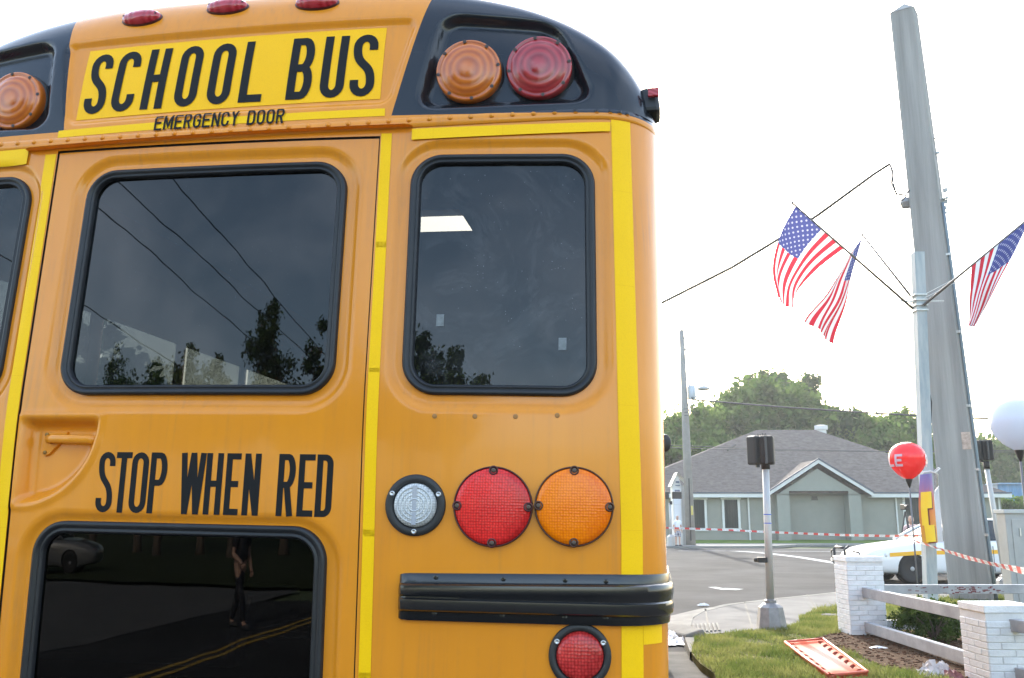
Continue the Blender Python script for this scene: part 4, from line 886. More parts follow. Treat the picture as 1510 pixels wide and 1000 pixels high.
# ---- things on the far edge: side marker lamp, gutter end, mirror
mb = MB(); mb.box((1.188, .26, 2.822), (.065, .10, .078), taper=.7); mb.build('side_lamp_housing', black_mt, bus, bevel=.012)
MB().box((1.20, .207, 2.834), (.03, .012, .026)).build('side_lamp_lens', M_mark, bus, bevel=.003)
MB().box((1.192, .6, 2.735), (.025, .05, .07), taper=.5).build('stop_arm_bracket', paint, bus, bevel=.01)
mb = MB(); mb.lathe([(.01, -.04), (.06, -.03), (.08, 0), (.075, .03), (.03, .05)], 20, (1.275, 9.3, 2.60), frame(Vector((0, -1, 0))), sy=1.4); mb.tube([(1.15, 9.2, 2.6), (1.25, 9.33, 2.62), (1.27, 9.33, 2.4), (1.15, 9.3, 2.3)], .014, 8); mb.build('side_mirror', black_mt, bus, smooth=True, recalc=True)
# ---- inside and undercarriage
inner_m = M('interior_panel', (.20, .205, .21), .7); seat_m = M('seat_vinyl', (.05, .055, .06), .6)
mb = MB(); vs = []; ui = np.linspace(-1.1, 1.1, 40)
for u in ui: z = float(ztop(u * .96)) - .07; y0 = float(Sy(u * .9, 2.7)) + .10; vs += [(u, y0 + .2, z), (u, 1.98, z), (u, 2.32, z), (u, LEN - .05, z)]
mb.add(vs, [(4 * i + k, 4 * i + 1 + k, 4 * i + 5 + k, 4 * i + 4 + k) for i in range(39) for k in range(3) if not (k == 1 and -.17 < (ui[i] + ui[i + 1]) / 2 < .25)])
hm_ = MB(); hm_.box((-.04, 2.70, float(ztop(0)) + .20), (.60, .92, .05), M3=Matrix.Rotation(R(18), 3, 'X')); hm_.build('roof_hatch', M('hatch_white', (.6, .6, .6), .5), bus, bevel=.015)
mb.build('headliner', inner_m, bus, smooth=True)
MB().box((0, LEN / 2 + .1, .92), (2.3, LEN - .3, .06)).build('floor', M('bus_floor', (.05, .05, .05), .8), bus)
for i in range(10):
    for s_ in (-1, 1):
        y = .95 + i * .78
        MB().box((s_ * .68, y, 1.62), (.92, .10, .95), taper=.93).box((s_ * .68, y + .28, 1.32), (.92, .48, .14)).build('seat', seat_m, bus, bevel=.03)
for s_ in (-1, 1):
    for i in range(11):
        y0, y1 = (.55 if i == 0 else 1.45 + (i - 1) * .72), 1.35 + i * .72
        if i == 10: continue
        MB().add([(s_ * (float(hw(1.95)) - .01), y0, 1.95), (s_ * (float(hw(1.95)) - .01), y1, 1.95), (s_ * (float(hw(2.5)) - .01), y1, 2.5), (s_ * (float(hw(2.5)) - .01), y0, 2.5)], [(0, 1, 2, 3)]).build('side_window', glass('side_glass', (.30, .33, .33)), bus)
mb = MB(); mb.box((0, LEN, 1.2), (2.4, .06, 1.5)); mb.box((0, LEN, 2.85), (2.2, .06, .3))
for s_ in (-1, 0, 1): mb.box((s_ * 1.1, LEN, 2.3), (.14 if s_ else .06, .06, .8))
mb.build('front_wall', paint, bus)
MB().add([(-1.05, LEN - .01, 1.95), (1.05, LEN - .01, 1.95), (1.0, LEN + .0, 2.7), (-1.0, LEN + .0, 2.7)], [(0, 1, 2, 3)]).build('windscreen', glass('windscreen_glass', (.7, .74, .74)), bus)
mb = MB(); mb.box((0, LEN + .9, 1.15), (1.9, 1.8, 1.1), taper=.86); mb.build('bonnet', paint, bus, bevel=.08)
mb = MB(); mb.box((0, .02, .62), (2.36, .14, .30)); mb.build('bumper', black_mt, bus, bevel=.02)
tyre = M('tyre_rubber', (.02, .02, .02), .85)
for y in (2.6, 9.6):
    for s_ in (-1, 1):
        A = frame(Vector((s_, 0, 0))); wh = MB().lathe([(.25, -.13), (.42, -.13), (.5, -.09), (.5, .09), (.42, .13), (.28, .13), (.27, .06), (.02, .05)], 32, (s_ * 1.0, y, .5), A).build('wheel', tyre, bus, smooth=True)
# ================================================================== STREET OBJECTS
galv = M('galvanised', (.42, .42, .41), .42, metal=.7, var=.15, vscale=5, stretch=(4, 4, .6))
alum = M('brushed_aluminium', (.40, .40, .395), .5, metal=.35, var=.12, vscale=6, stretch=(5, 5, .4))
castal = M('cast_base', (.23, .23, .235), .55, metal=.4, var=.2, vscale=8)
sigblk = M('signal_black', (.014, .013, .013), .6)
def ped_signal(px, py, Y, toppx, headpx, label, arm=1.0, both=True):
    b = gnd(px, py, G) if Y is None else Vector((at(px, py, Y).x, Y, G)); t = thing('pedestrian_signal', b, label, 'signal', 'pedestrian signals at the crossing'); O = T(t)
    tp = at(toppx[0], toppx[1], b.y); hz = at(headpx[0], headpx[1], b.y)
    r0 = .052
    mb = MB(O); mb.lathe([(.225, 0), (.215, .04), (.175, .30), (.12, .345), (.085, .36), (.085, .40), (.06, .41)], 8, b, cap1=False, ax=Matrix.Rotation(R(22), 3, 'Z')); mb.build('pole_base', castal, t)
    base = b + Vector((0, 0, .38)); mb = MB(O); mb.tube([base, base.lerp(tp, .5), tp], [r0 + .006, r0 + .002, r0 - .003], 18); mb.build('pole', alum, t, smooth=True)
    mb = MB(O); mb.tube([tp - Vector((0, 0, .02)), tp + Vector((0, 0, .14))], r0 + .012, 14); cl = mb.build('clamp', sigblk, t, smooth=True)
    hc = Vector((hz.x, b.y, hz.z)); w_ = .34; h_ = .43
    hb = MB(O).box(hc + Vector((.06, 0, 0)), (w_ * .62, .20, h_), rz=R(-22)); hb.build('signal_head', sigblk, t, bevel=.03)
    hb = MB(O).box(hc + Vector((-.115, .03, 0)), (.16, .20, h_), rz=R(28)); hb.build('signal_head', sigblk, t, bevel=.03)
    lt = MB(O)
    for k in range(5): lt.tube([hc + Vector((-.06 + k * .03, 0, h_ / 2 - .01)), hc + Vector((-.06 + k * .03 + random.uniform(-.008, .008), 0, h_ / 2 + random.uniform(.025, .05)))], .006, 5)
    lt.box(hc + Vector((-.09, 0, -h_ / 2 - .015)), (.05, .06, .05)).build('bracket', sigblk, t)
    mb = MB(O); hn = hc + Vector((.01, -.125, 0)); mb.box(hn, (.035, .03, h_ * .95)); mb.build('hinge', M('hinge', (.05, .05, .052), .5), t)
    return t, b, tp
sg, b, tp = ped_signal(1138, 927, None, (1129, 690), (1125, 664), 'silver pedestrian signal pole with black head on the corner pavement, nearest the bus')
O = T(sg); p = b.lerp(tp, .42)
mb = MB(O); mb.box(p + Vector((-.11, -.02, 0)), (.14, .10, .075)).lathe([(.03, 0), (.03, .04), (.01, .045)], 12, p + Vector((-.185, -.02, 0)), frame(Vector((-1, 0, 0)))); mb.build('push_button', sigblk, sg, bevel=.01)
mb = MB(O)
for f in (.645, .70): mb.tube([b.lerp(tp, f), b.lerp(tp, f + .006)], .056, 16)
mb.build('blue_tape', M('blue_tape', (.05, .10, .45), .5), sg)
ped_signal(1486, 890, 19.8, (1455, 690), (1452, 664), 'pedestrian signal behind the right edge of the concrete column')
# far signal beside the man
fb = Vector((at(990, 805, 55.6).x, 55.6, .12)); t = thing('pedestrian_signal', fb, 'small far pedestrian signal beside the man in plaid shorts', 'signal', 'pedestrian signals at the crossing'); O = T(t)
MB(O).lathe([(.28, 0), (.26, .5), (.12, .65)], 8, fb).build('pole_base', alum, t); MB(O).tube([fb + Vector((0, 0, .6)), fb + Vector((0, 0, 2.5))], .07, 10).build('pole', alum, t, smooth=True)
MB(O).box(fb + Vector((.42, 0, 2.95)), (.55, .3, .42)).build('signal_head', sigblk, t, bevel=.03); MB(O).box(fb + Vector((-.3, .1, 2.95)), (.5, .3, .42)).build('signal_head', sigblk, t, bevel=.03)
MB(O).box(fb + Vector((.05, 0, 2.5)), (.16, .16, .2)).build('clamp', sigblk, t)

# ---- utility pole with transformer and lamp
UY = 57.0
ub = Vector((at(1019, 806, UY).x, UY, .12)); ut = at(1005, 487, UY); t = thing('utility_pole', ub, 'grey utility pole with transformer can and street lamp across the road', 'utility pole'); O = T(t)
MB(O).tube([ub, ub.lerp(ut, .5), ut], [.30, .24, .15], 12).build('shaft', M('pole_concrete', (.25, .235, .215), .9, var=.15, vscale=1.5), t, smooth=True)
p = at(1020, 579, UY); c = MB(O); c.lathe([(.24, -.42), (.25, -.40), (.25, .38), (.20, .44), (.02, .46)], 16, p); c.build('transformer', M('transformer_grey', (.42, .46, .50), .45), t, smooth=True)
mb = MB(O)
for dx in (-.12, .12): mb.lathe([(.05, 0), (.06, .06), (.03, .10), (.05, .14), (.02, .26)], 8, p + Vector((dx, 0, .44)))
for f in (.90, .955, .985): q = ub.lerp(ut, f); mb.lathe([(.05, 0), (.07, .07), (.04, .12), (.06, .18), (.01, .22)], 8, q + Vector((.20, -.1, 0)))
mb.build('insulator', M('porcelain', (.3, .29, .28), .3), t, smooth=True)
q = at(1029, 582, UY); a0 = at(1013, 612, UY)
MB(O).tube([a0, a0.lerp(q, .5) + Vector((-.05, -.3, .15)), q + Vector((-.1, -.8, 0))], .04, 8).build('lamp_arm', galv, t, smooth=True)
MB(O).lathe([(.08, .18), (.20, .10), (.34, -.02), (.30, -.10), (.12, -.14)], 14, q + Vector((.18, -.9, .28)), sx=1.3).build('lamp_head', galv, t, smooth=True, recalc=True)
mb = MB(O); mb.tube([ut, ut + Vector((-.03, 0, .5))], .03, 6)
s0 = ub.lerp(ut, .62)
for k in range(3): mb.tube([p + Vector((-.1 + k * .1, -.26, -.3)), p + Vector((.2 - .2 * k, -.35, -1.0 - .25 * k)), s0 + Vector((-.1, -.28, -.2 * k))], .018, 5)
mb.tube([ub.lerp(ut, .3) + Vector((.0, -.28, 0)), ub.lerp(ut, .02) + Vector((-.05, -.33, 0))], .03, 6); mb.build('ground_wire', sigblk, t)
MB(O).box(ub.lerp(ut, .155) + Vector((.1, -.30, 0)), (.12, .02, .55)).build('pole_tag', M('pole_tag', (.55, .45, .12), .6), t)
for k in (.215, .395, .44): MB(O).tube([ub.lerp(ut, k), ub.lerp(ut, k + .003)], .285 - .09 * k, 12).build('strap', sigblk, t)

# ---- overhead cables
cab = M('cable_black', (.03, .03, .032), .6)
def cable(pts, r, label, sag=0.0, group='overhead cables'):
    pts = [Vector(p) for p in pts]; q = []
    if len(pts) == 2:
        for i in range(17): f = i / 16; p = pts[0].lerp(pts[1], f); q.append(p - Vector((0, 0, sag * 4 * f * (1 - f))))
    else: q = pts
    mb = MB(q[0]); mb.tube(q, r, 6); return tag(mb.build('overhead_cable', cab, smooth=True), label, 'cable', group)
CY = 18.6
cable([at(955, 458, 34), at(975, 447, 32), at(1080, 394, 26.5), at(1205, 318, 21.5), at(1290, 256, 18.9), at(1312, 242, 18.4)], [.06, .058, .05, .040, .032, .03], 'dark service cable rising from behind the bus to the concrete column', 0)
cable([at(1312, 242, 18.4), at(1316, 252, 18.3), at(1315, 270, 18.25), at(1322, 286, 18.25), at(1335, 288, 18.2), at(1341, 281, 18.2)], .020, 'short drip loop of cable at the left side of the concrete column')
cable([at(1314, 250, 18.4), at(1320, 280, 18.3), at(1323, 295, 18.3), at(1330, 296, 18.3), at(1336, 289, 18.25)], .013, 'thin slack wire hanging under the drip loop')
cable([at(1020, 589, UY), at(1600, 622, 50)], .05, 'cable running right from the transformer pole over the house', .2)
cable([at(900, 652, 62), at(1620, 665, 62)], .022, 'lower thin cable crossing in front of the house roof', .3)
cable([at(900, 657, 62.4), at(1620, 661, 62.4)], .022, 'upper thin cable crossing in front of the house roof', .3)
cable([at(960, 531, 58), at(1005, 535, 57), at(1600, 565, 55)], .03, 'faint cable from pole top across the white sky', .1)
cable([at(1150, 169, 60), at(1384, 205, 18.3)], .014, 'faint wire high up meeting the concrete column', 0)
cable([at(1030, 500, 57), at(1600, 536, 60)], .024, 'faint high cable over the flags towards the right edge', .1)
# cables behind the photographer, seen in the glass
for xa, xb, za, lb in ((-10.6, -10.0, 9.0, 'second power cable from the top mirrored in the door window'), (-9.4, -9.35, 9.0, 'topmost power cable mirrored in the door window'), (-11.8, -11.5, 9.0, 'third power cable from the top mirrored in the door window'), (-16.0, -15.2, 9.0, 'lowest power cable mirrored at the bottom of the door window')):
    cable([(xa + (xa - xb) * 1.5, 3, za + .3), (xb + (xb - xa) * 3, -40, za + .3)], .014, lb, .35, 'cables behind the photographer')

# ---- concrete sign column
conc2 = M('column_concrete', (.275, .27, .262), .85, spec=.15, var=.26, vscale=1.4, bump=.3, bscale=40, stretch=(3.5, 3.5, .16), detail=8)
Bc = Vector((at(1437, 890, CY).x, CY, G)); Tc = at(1333, 22, CY); t = thing('sign_column', Bc, 'tall tapering square concrete column with conduit, leaning over the flags', 'column'); O = T(t)
Rz = Matrix.Rotation(R(-34), 3, 'Z'); a0, a1 = .77 / 2, .50 / 2; mb = MB(O); ax_ = (Tc - Bc)
def ring(f, a, ch=.03): 
    c = Bc + ax_ * f; return [c + Rz @ Vector((x, y, 0)) for x, y in ((-a + ch, -a), (a - ch, -a), (a, -a + ch), (a, a - ch), (a - ch, a), (-a + ch, a), (-a, a - ch), (-a, -a + ch))]
nr = 12
for i in range(nr + 1): f = i / nr; mb.v += [tuple(p) for p in ring(f, a0 + (a1 - a0) * f)]
mb.f = [(i * 8 + j, i * 8 + (j + 1) % 8, (i + 1) * 8 + (j + 1) % 8, (i + 1) * 8 + j) for i in range(nr) for j in range(8)]
mb.build('shaft', conc2, t)
mb = MB(O); top = [tuple(p) for p in ring(1, a1 + .01)]; apx = tuple(Tc + Vector((.03, 0, .28))); mb.add(top + [apx], [(j, (j + 1) % 8, 8) for j in range(8)]); mb.build('pyramid_cap', conc2, t)
def colpt(f, x, y): return Bc + ax_ * f + Rz @ Vector((x * (a0 + (a1 - a0) * f), y * (a0 + (a1 - a0) * f), 0))
mb = MB(O); mb.tube([colpt(f, 1.02, -.78) + Rz @ Vector((.035, 0, 0)) for f in np.linspace(0, .64, 12)], .035, 8); mb.build('conduit', M('conduit_blue_grey', (.16, .20, .23), .5, metal=.4), t, smooth=True)
mb = MB(O)
for f in (.1, .2, .3, .42, .55): mb.box(colpt(f, 1.03, -.78), (.10, .12, .05), rz=R(-34))
mb.build('conduit_clip', galv, t)
mb = MB(O); q = colpt(.645, 1.0, -.5)
for k in range(7): mb.box(q + Vector((random.uniform(0, .18), random.uniform(-.1, .1), random.uniform(-.25, .3))), (random.uniform(.04, .12), .05, random.uniform(.03, .1)), rz=random.uniform(0, 3))
mb.build('broken_bracket', M('bracket_pale', (.4, .42, .42), .6), t)
q = colpt(.652, -1.0, -.4); MB(O).lathe([(.10, -.10), (.14, 0), (.10, .1), (.02, .13)], 10, q + Vector((-.08, 0, 0))).build('cable_clamp', castal, t)
q = colpt(.245, .72, -1.02); MB(O).box(q, (.16, .012, .34), rz=R(-34)).build('faded_notice', M('faded_notice', (.42, .33, .28), .8, var=.3, vscale=14), t)
q = colpt(.735, 1.0, 0); MB(O).box(q + Vector((.03, 0, 0)), (.12, .05, .05), rz=R(-34)).build('eye_bolt', galv, t)

# ---- flag post
steel_b = M('weathered_blue_post', (.30, .37, .41), .6, var=.25, vscale=2.2, c2=(.42, .45, .45), stretch=(3, 3, .5), detail=8)
FY = 17.0; Bp = Vector((at(1372, 884, FY).x, FY, G)); Tp = at(1353, 373, FY); t = thing('flag_post', Bp, 'square blue grey steel post carrying the three flags, left of the concrete column', 'post'); O = T(t)
mb = MB(O); a = .095
for i in range(9):
    f = i / 8; c = Bp + (Tp - Bp) * f; mb.v += [(c.x + x * a, c.y + y * a, c.z) for x, y in ((-1, -1), (1, -1), (1, 1), (-1, 1))]
mb.f = [(i * 4 + j, i * 4 + (j + 1) % 4, (i + 1) * 4 + (j + 1) % 4, (i + 1) * 4 + j) for i in range(8) for j in range(4)] + [(32, 33, 34, 35)]
for v in range(len(mb.v)): p = Vector(mb.v[v]); c = Vector((p.x - Bp.x, p.y, p.z))
mb.build('post', steel_b, t)
mb = MB(O); cz = at(1355, 445, FY)
for dz in (-.18, -.08, .02, .12): mb.box(cz + Vector((0, 0, dz)), (.235, .235, .03))
mb.box(cz + Vector((-.25, -.05, .0)), (.35, .03, .03)).box(cz + Vector((.25, -.05, 0)), (.4, .03, .03)); mb.build('flag_bracket', galv, t)
mb = MB(O); 
mb.tube([Bp.lerp(Tp, .50) + Vector((.12, -.02, 0)), Bp.lerp(Tp, .56) + Vector((.14, -.03, 0)), Bp.lerp(Tp, .59) + Vector((.12, 0, 0))], .012, 6); mb.build('hook_wire', sigblk, t)

def flag_mat(tl):
    m = bpy.data.materials.new('flag_cloth'); m.use_nodes = True; n = m.node_tree.nodes; l = m.node_tree.links; n.clear()
    uv = n.new('ShaderNodeUVMap'); sx = n.new('ShaderNodeSeparateXYZ'); l.new(uv.outputs[0], sx.inputs[0]); U, V = sx.outputs[0], sx.outputs[1]
    sr = mth(n, l, 'LESS_THAN', mth(n, l, 'MODULO', mth(n, l, 'ADD', mth(n, l, 'MULTIPLY', V, 13), .0), 2.0), 1.0)
    stripe = mixc(n, l, sr, (.66, .66, .68), (.50, .03, .05))
    cant = mth(n, l, 'MULTIPLY', mth(n, l, 'LESS_THAN', U, .4), mth(n, l, 'GREATER_THAN', V, 6 / 13))
    su = mth(n, l, 'MULTIPLY', U, 6 / .4); sv = mth(n, l, 'MULTIPLY', mth(n, l, 'SUBTRACT', V, 6 / 13), 5 / (7 / 13))
    def frac(x): return mth(n, l, 'SUBTRACT', mth(n, l, 'FRACT', x), .5)
    def dots(ou, ov):
        a = frac(mth(n, l, 'ADD', su, ou)); b = frac(mth(n, l, 'ADD', sv, ov)); d = mth(n, l, 'ADD', mth(n, l, 'MULTIPLY', a, a), mth(n, l, 'MULTIPLY', b, b)); return mth(n, l, 'LESS_THAN', d, .022)
    st = mth(n, l, 'MAXIMUM', dots(0, 0), dots(.5, .5))
    c = mixc(n, l, cant, stripe, mixc(n, l, st, (.06, .07, .21), (.36, .37, .46)))
    d = n.new('ShaderNodeBsdfDiffuse'); tr = n.new('ShaderNodeBsdfTranslucent'); mx = n.new('ShaderNodeMixShader'); mx.inputs[0].default_value = tl; o = n.new('ShaderNodeOutputMaterial')
    l.new(c, d.inputs['Color']); l.new(c, tr.inputs['Color']); l.new(d.outputs[0], mx.inputs[1]); l.new(tr.outputs[0], mx.inputs[2]); l.new(mx.outputs[0], o.inputs['Surface']); return m
flag_thin = flag_mat(.32); flag_folded = flag_mat(.10); staff_m = M('flag_staff', (.12, .11, .10), .6)
def flag(root, tip, A, B, C, D, label, bulge=(0, 0), nu=34, nv=22, amp=.05, ph=0.0, fold=0.0, cloth=None):
    """A upper hoist corner (canton), B lower hoist corner, C lower fly corner, D upper fly corner"""
    t = thing('american_flag', root, label, 'flag', 'flags on the steel post'); O = T(t); d = (tip - root).normalized()
    MB(O).tube([root, tip + d * .03], [.026, .018], 8).build('staff', staff_m, t, smooth=True)
    MB(O).lathe([(.02, -.02), (.028, 0), (.02, .02)], 10, tip + d * .03).build('finial', staff_m, t)
    mb = MB(O); nrm = (B - A).cross(D - A).normalized()
    for j in range(nv + 1):
        for i in range(nu + 1):
            u, v = i / nu, j / nv; p = (B * (1 - u) + C * u) * (1 - v) + (A * (1 - u) + D * u) * v
            e = math.sin(u * math.pi); p = p + Vector((bulge[0] * e, 0, bulge[1] * e))
            wv = amp * u ** .6 * (math.sin(v * 9 + u * 3 + ph) + .5 * math.sin(v * 17 - u * 5 + ph)) + .03 * math.sin(u * 11 + ph) * u + fold * math.sin(v * math.pi) * u
            mb.v.append(tuple(p + nrm * wv)); mb.uv.append((u, v))
    mb.f = [(j * (nu + 1) + i, j * (nu + 1) + i + 1, (j + 1) * (nu + 1) + i + 1, (j + 1) * (nu + 1) + i) for j in range(nv) for i in range(nu)]
    mb.build('cloth', cloth or flag_thin, t, smooth=True)
flag(at(1346, 455, FY - .15), at(1170, 301, 15.9), at(1173, 304, 15.9), at(1244, 367, 16.3), at(1168, 459, 16.2), at(1143, 440, 15.8), 'flag hanging furthest left from the steel post, fully spread', (-.20, .0), amp=.06)
flag(at(1344, 438, FY + .1), at(1273, 348, 17.9), at(1272, 350, 17.9), at(1252, 376, 17.6), at(1188, 474, 17.2), at(1226, 507, 17.5), 'narrow folded flag hanging in the middle, left of the post', (.04, -.02), amp=.045, ph=1.3, fold=.05, cloth=flag_folded)
flag(at(1362, 450, FY - .15), at(1522, 318, 15.9), at(1520, 321, 15.9), at(1433, 393, 16.3), at(1426, 487, 16.2), at(1441, 481, 16.0), 'flag right of the concrete column, cut by the right edge', (.0, .0), amp=.05, ph=2.1, fold=.06, cloth=flag_folded)
for a_, b_ in (((1362, 440, FY - .1), (1510, 366, 16.2)), ((1362, 435, FY - .1), (1416, 407, 16.8))):
    mb = MB(at(*a_)); mb.tube([at(*a_), at(*b_)], .006, 5); tag(mb.build('guy_string', M('string_white', (.6, .6, .58), .8)), ['long white string from the post past the right flag', 'short white string tied to the right of the post'][a_[1] == 435], 'string', 'strings at the flag post')

# ---- brick and rail fence
brick_m = M('white_painted_brick', (.70, .71, .72), .7, spec=.2, var=.14, vscale=4, bump=.25, bscale=60); mortar = M('painted_mortar', (.60, .60, .60), .8, var=.1, vscale=9)
rail_m = M('grey_rail_paint', (.36, .36, .365), .7, spec=.1, var=.2, vscale=4, bump=.1, bscale=40); chip = M('chipped_red_primer', (.16, .04, .045), .7)
p1 = gnd(1255.5, 937, G); fence = thing('brick_rail_fence', p1, 'low fence of white painted brick pillars and grey rails on the corner', 'fence'); O = T(fence)
brick_mesh = {}
def bmesh_brick(L, H_=.058, D_=.1):
    k = (round(L, 3), round(D_, 3))
    if k not in brick_mesh:
        b = MB(); c = .004; b.box((0, 0, 0), (L, D_, H_)); me = b.mesh('brick', brick_m); bm = bmesh.new(); bm.from_mesh(me)
        bmesh.ops.bevel(bm, geom=bm.edges[:], offset=.0035, segments=1, affect='EDGES'); bm.to_mesh(me); bm.free(); brick_mesh[k] = me
    return brick_mesh[k]
def pillar(x0, y0, w_, d_, hgt):
    core = MB(O); core.box((x0 + w_ / 2, y0 + d_ / 2, G + hgt / 2 - .03), (w_ - .008, d_ - .008, hgt - .03)); co = core.build('brick_pillar', mortar, fence)
    pitch = .066; n = int((hgt - .11) / pitch)
    for r_ in range(n):
        z = G + .03 + r_ * pitch
        for face in range(4):
            L = w_ if face % 2 == 0 else d_
            cuts = [0, L * .5, L] if r_ % 2 == 0 else [0, L * .25, L * .75, L]
            if face % 2: cuts = [0, L * .5, L] if r_ % 2 else [0, L * .25, L * .75, L]
            for a, b in zip(cuts, cuts[1:]):
                if face in (1, 2) and r_ % 2: continue
                ln = b - a - .008; m_ = (a + b) / 2; dp = .04
                o = bpy.data.objects.new('brick', bmesh_brick(ln, .058, dp)); col.objects.link(o); o.parent = co; j = random.uniform(-.0015, .0015)
                q = {0: (x0 + m_, y0 + dp / 2 - .0035 + j), 2: (x0 + m_, y0 + d_ - dp / 2 + .0035), 3: (x0 + dp / 2 - .0035 + j, y0 + m_), 1: (x0 + w_ - dp / 2 + .0035, y0 + m_)}[face]
                o.location = Vector((q[0], q[1], z)) - O; o.rotation_euler = (0, 0, R(90) if face % 2 else 0)
    cp = MB(O); cp.box((x0 + w_ / 2, y0 + d_ / 2, G + hgt - .035), (w_ + .014, d_ + .014, .07)); cp.build('cap_course', brick_m, co, bevel=.006)
h1 = at(1255, 821, p1.y).z - G; pillar(p1.x, p1.y, .50, .50, h1)
y2 = 9.15; x2 = at(1451, 893, y2).x; h2 = at(1451, 893, y2).z - G; pillar(x2, y2, .52, .52, h2)
rx = p1.x + .19
def rail(a, b, hgt, th, name='rail'):
    a, b = Vector(a), Vector(b); c = (a + b) / 2; d = b - a; rz = math.atan2(d.y, d.x)
    return MB(O).box(c, (d.length, th, hgt), rz=rz).build(name, rail_m, fence, bevel=.006)
zt1 = at(1274, 873.5, p1.y).z; zb1 = G + .11
rx2 = x2 + .26
for z in (zt1, zb1): rail((rx + .04, p1.y + .02, z), (rx2, y2 + .50, z + .0), .135, .085)
for z in (zt1 + .02, zb1): rail((p1.x + .46, p1.y + .27, z), (p1.x + 8, p1.y + .5, z), .125, .085)
for z in (at(1486, 922, y2).z, zb1): rail((x2 + .27, y2 + .02, z), (x2 + 1.2, y2 - 5, z), .115, .085)
mb = MB(O)
for i in range(60):
    x = p1.x + random.choice([random.uniform(.9, 2.4), random.uniform(1.6, 2.2)]); f = (x - p1.x - .46) / 7.54; y = p1.y + .27 + .23 * f - .0435 - .003
    mb.box((x, y, zt1 + .02 + random.uniform(-.055, .045)), (random.uniform(.008, .06), .004, random.uniform(.004, .018)))
mb.build('chipped_paint', chip, fence)

# ---- shrub inside the fence
sb = gnd(1378, 946, G); t = thing('shrub', sb, 'rounded dark green boxwood shrub behind the fence rails', 'shrub'); O = T(t)
ls = [((sb.x + dx, sb.y + dy, G + z), (r_, r_, r_ * .82)) for dx, dy, z, r_ in ((-.28, 0, .24, .26), (.0, -.05, .27, .30), (.28, .05, .25, .28), (.12, .2, .28, .30), (.45, .1, .2, .22), (-.1, .15, .3, .25))]
leafmesh('foliage', leaves([l_[0] for l_ in ls], [l_[1] for l_ in ls], 9000, .022, 71, .5), leafmat('boxwood', (.025, .05, .012), (.075, .11, .025), .3, 9), t, O)
mb = MB(O)
for k in range(9): a = k * .7; mb.tube([sb, sb + Vector((math.cos(a) * .12, math.sin(a) * .12, .2)), sb + Vector((math.cos(a) * .32, math.sin(a) * .25, .36))], [.018, .012, .005], 5)
mb.build('stems', bark, t)

# ---- rescue spine board on the grass
cs = [gnd(x, y, G + .05) for x, y in ((1158, 947.5), (1214, 943), (1279, 991), (1222, 997))]
t = thing('spine_board', (sum(cs, Vector()) / 4), 'orange and white plastic rescue board lying on the grass', 'stretcher'); O = T(t); 
def bq(s_, t_): return (cs[0] * (1 - s_) + cs[1] * s_) * (1 - t_) + (cs[3] * (1 - s_) + cs[2] * s_) * t_
def board_mat():
    m = M('board_plastic', (.75, .20, .10), .75, spec=.08); n, l, b = nodes(m); uv = n.new('ShaderNodeUVMap'); sx = n.new('ShaderNodeSeparateXYZ'); l.new(uv.outputs[0], sx.inputs[0])
    a = mth(n, l, 'ABSOLUTE', mth(n, l, 'SUBTRACT', sx.outputs[0], .5)); bb = mth(n, l, 'ABSOLUTE', mth(n, l, 'SUBTRACT', sx.outputs[1], .5))
    no = n.new('ShaderNodeTexNoise'); no.inputs['Scale'].default_value = 5; no.inputs['Detail'].default_value = 6
    e = mth(n, l, 'MAXIMUM', mth(n, l, 'MULTIPLY', a, 2.0), mth(n, l, 'MULTIPLY', bb, 2.0)); e = mth(n, l, 'ADD', e, mth(n, l, 'MULTIPLY', mth(n, l, 'SUBTRACT', no.outputs['Fac'], .5), .25))
    r = n.new('ShaderNodeValToRGB'); r.color_ramp.elements[0].position = .35; r.color_ramp.elements[0].color = (.42, .28, .24, 1); r.color_ramp.elements[1].position = .93; r.color_ramp.elements[1].color = (.48, .065, .028, 1); x = r.color_ramp.elements.new(.72); x.color = (.46, .15, .10, 1)
    l.new(e, r.inputs['Fac']); l.new(r.outputs[0], b.inputs['Base Color']); return m
mb = MB(O); ns, ntt = 16, 48; hole = set()
for j in range(ntt + 1):
    for i in range(ns + 1):
        s_, t_ = i / ns, j / ntt; p = bq(s_, t_); dz = -.018 if (.14 < s_ < .86 and .05 < t_ < .95) else 0
        mb.v.append((p.x, p.y, p.z + dz)); mb.uv.append((s_, t_))
for j in range(ntt):
    for i in range(ns):
        if i in (1, 2, ns - 3, ns - 2) and 1 < j < ntt - 2 and j % 6 in (2, 3, 4): continue
        mb.f.append((j * (ns + 1) + i, (j + 1) * (ns + 1) + i, (j + 1) * (ns + 1) + i + 1, j * (ns + 1) + i + 1))
o = mb.build('deck', board_mat(), t); md = o.modifiers.new('solid', 'SOLIDIFY'); md.thickness = .04; md.offset = 1 if False else -1
mb = MB(O); rimp = [bq(s_, t_) + Vector((0, 0, .004)) for s_, t_ in ((0, 0), (.5, -.005), (1, 0), (1.01, .5), (1, 1), (.5, 1.005), (0, 1), (-.01, .5), (0, 0))]
mb.tube(rimp, .018, 6); mb.build('edge_roll', M('board_orange', (.50, .07, .03), .45), t, smooth=True)

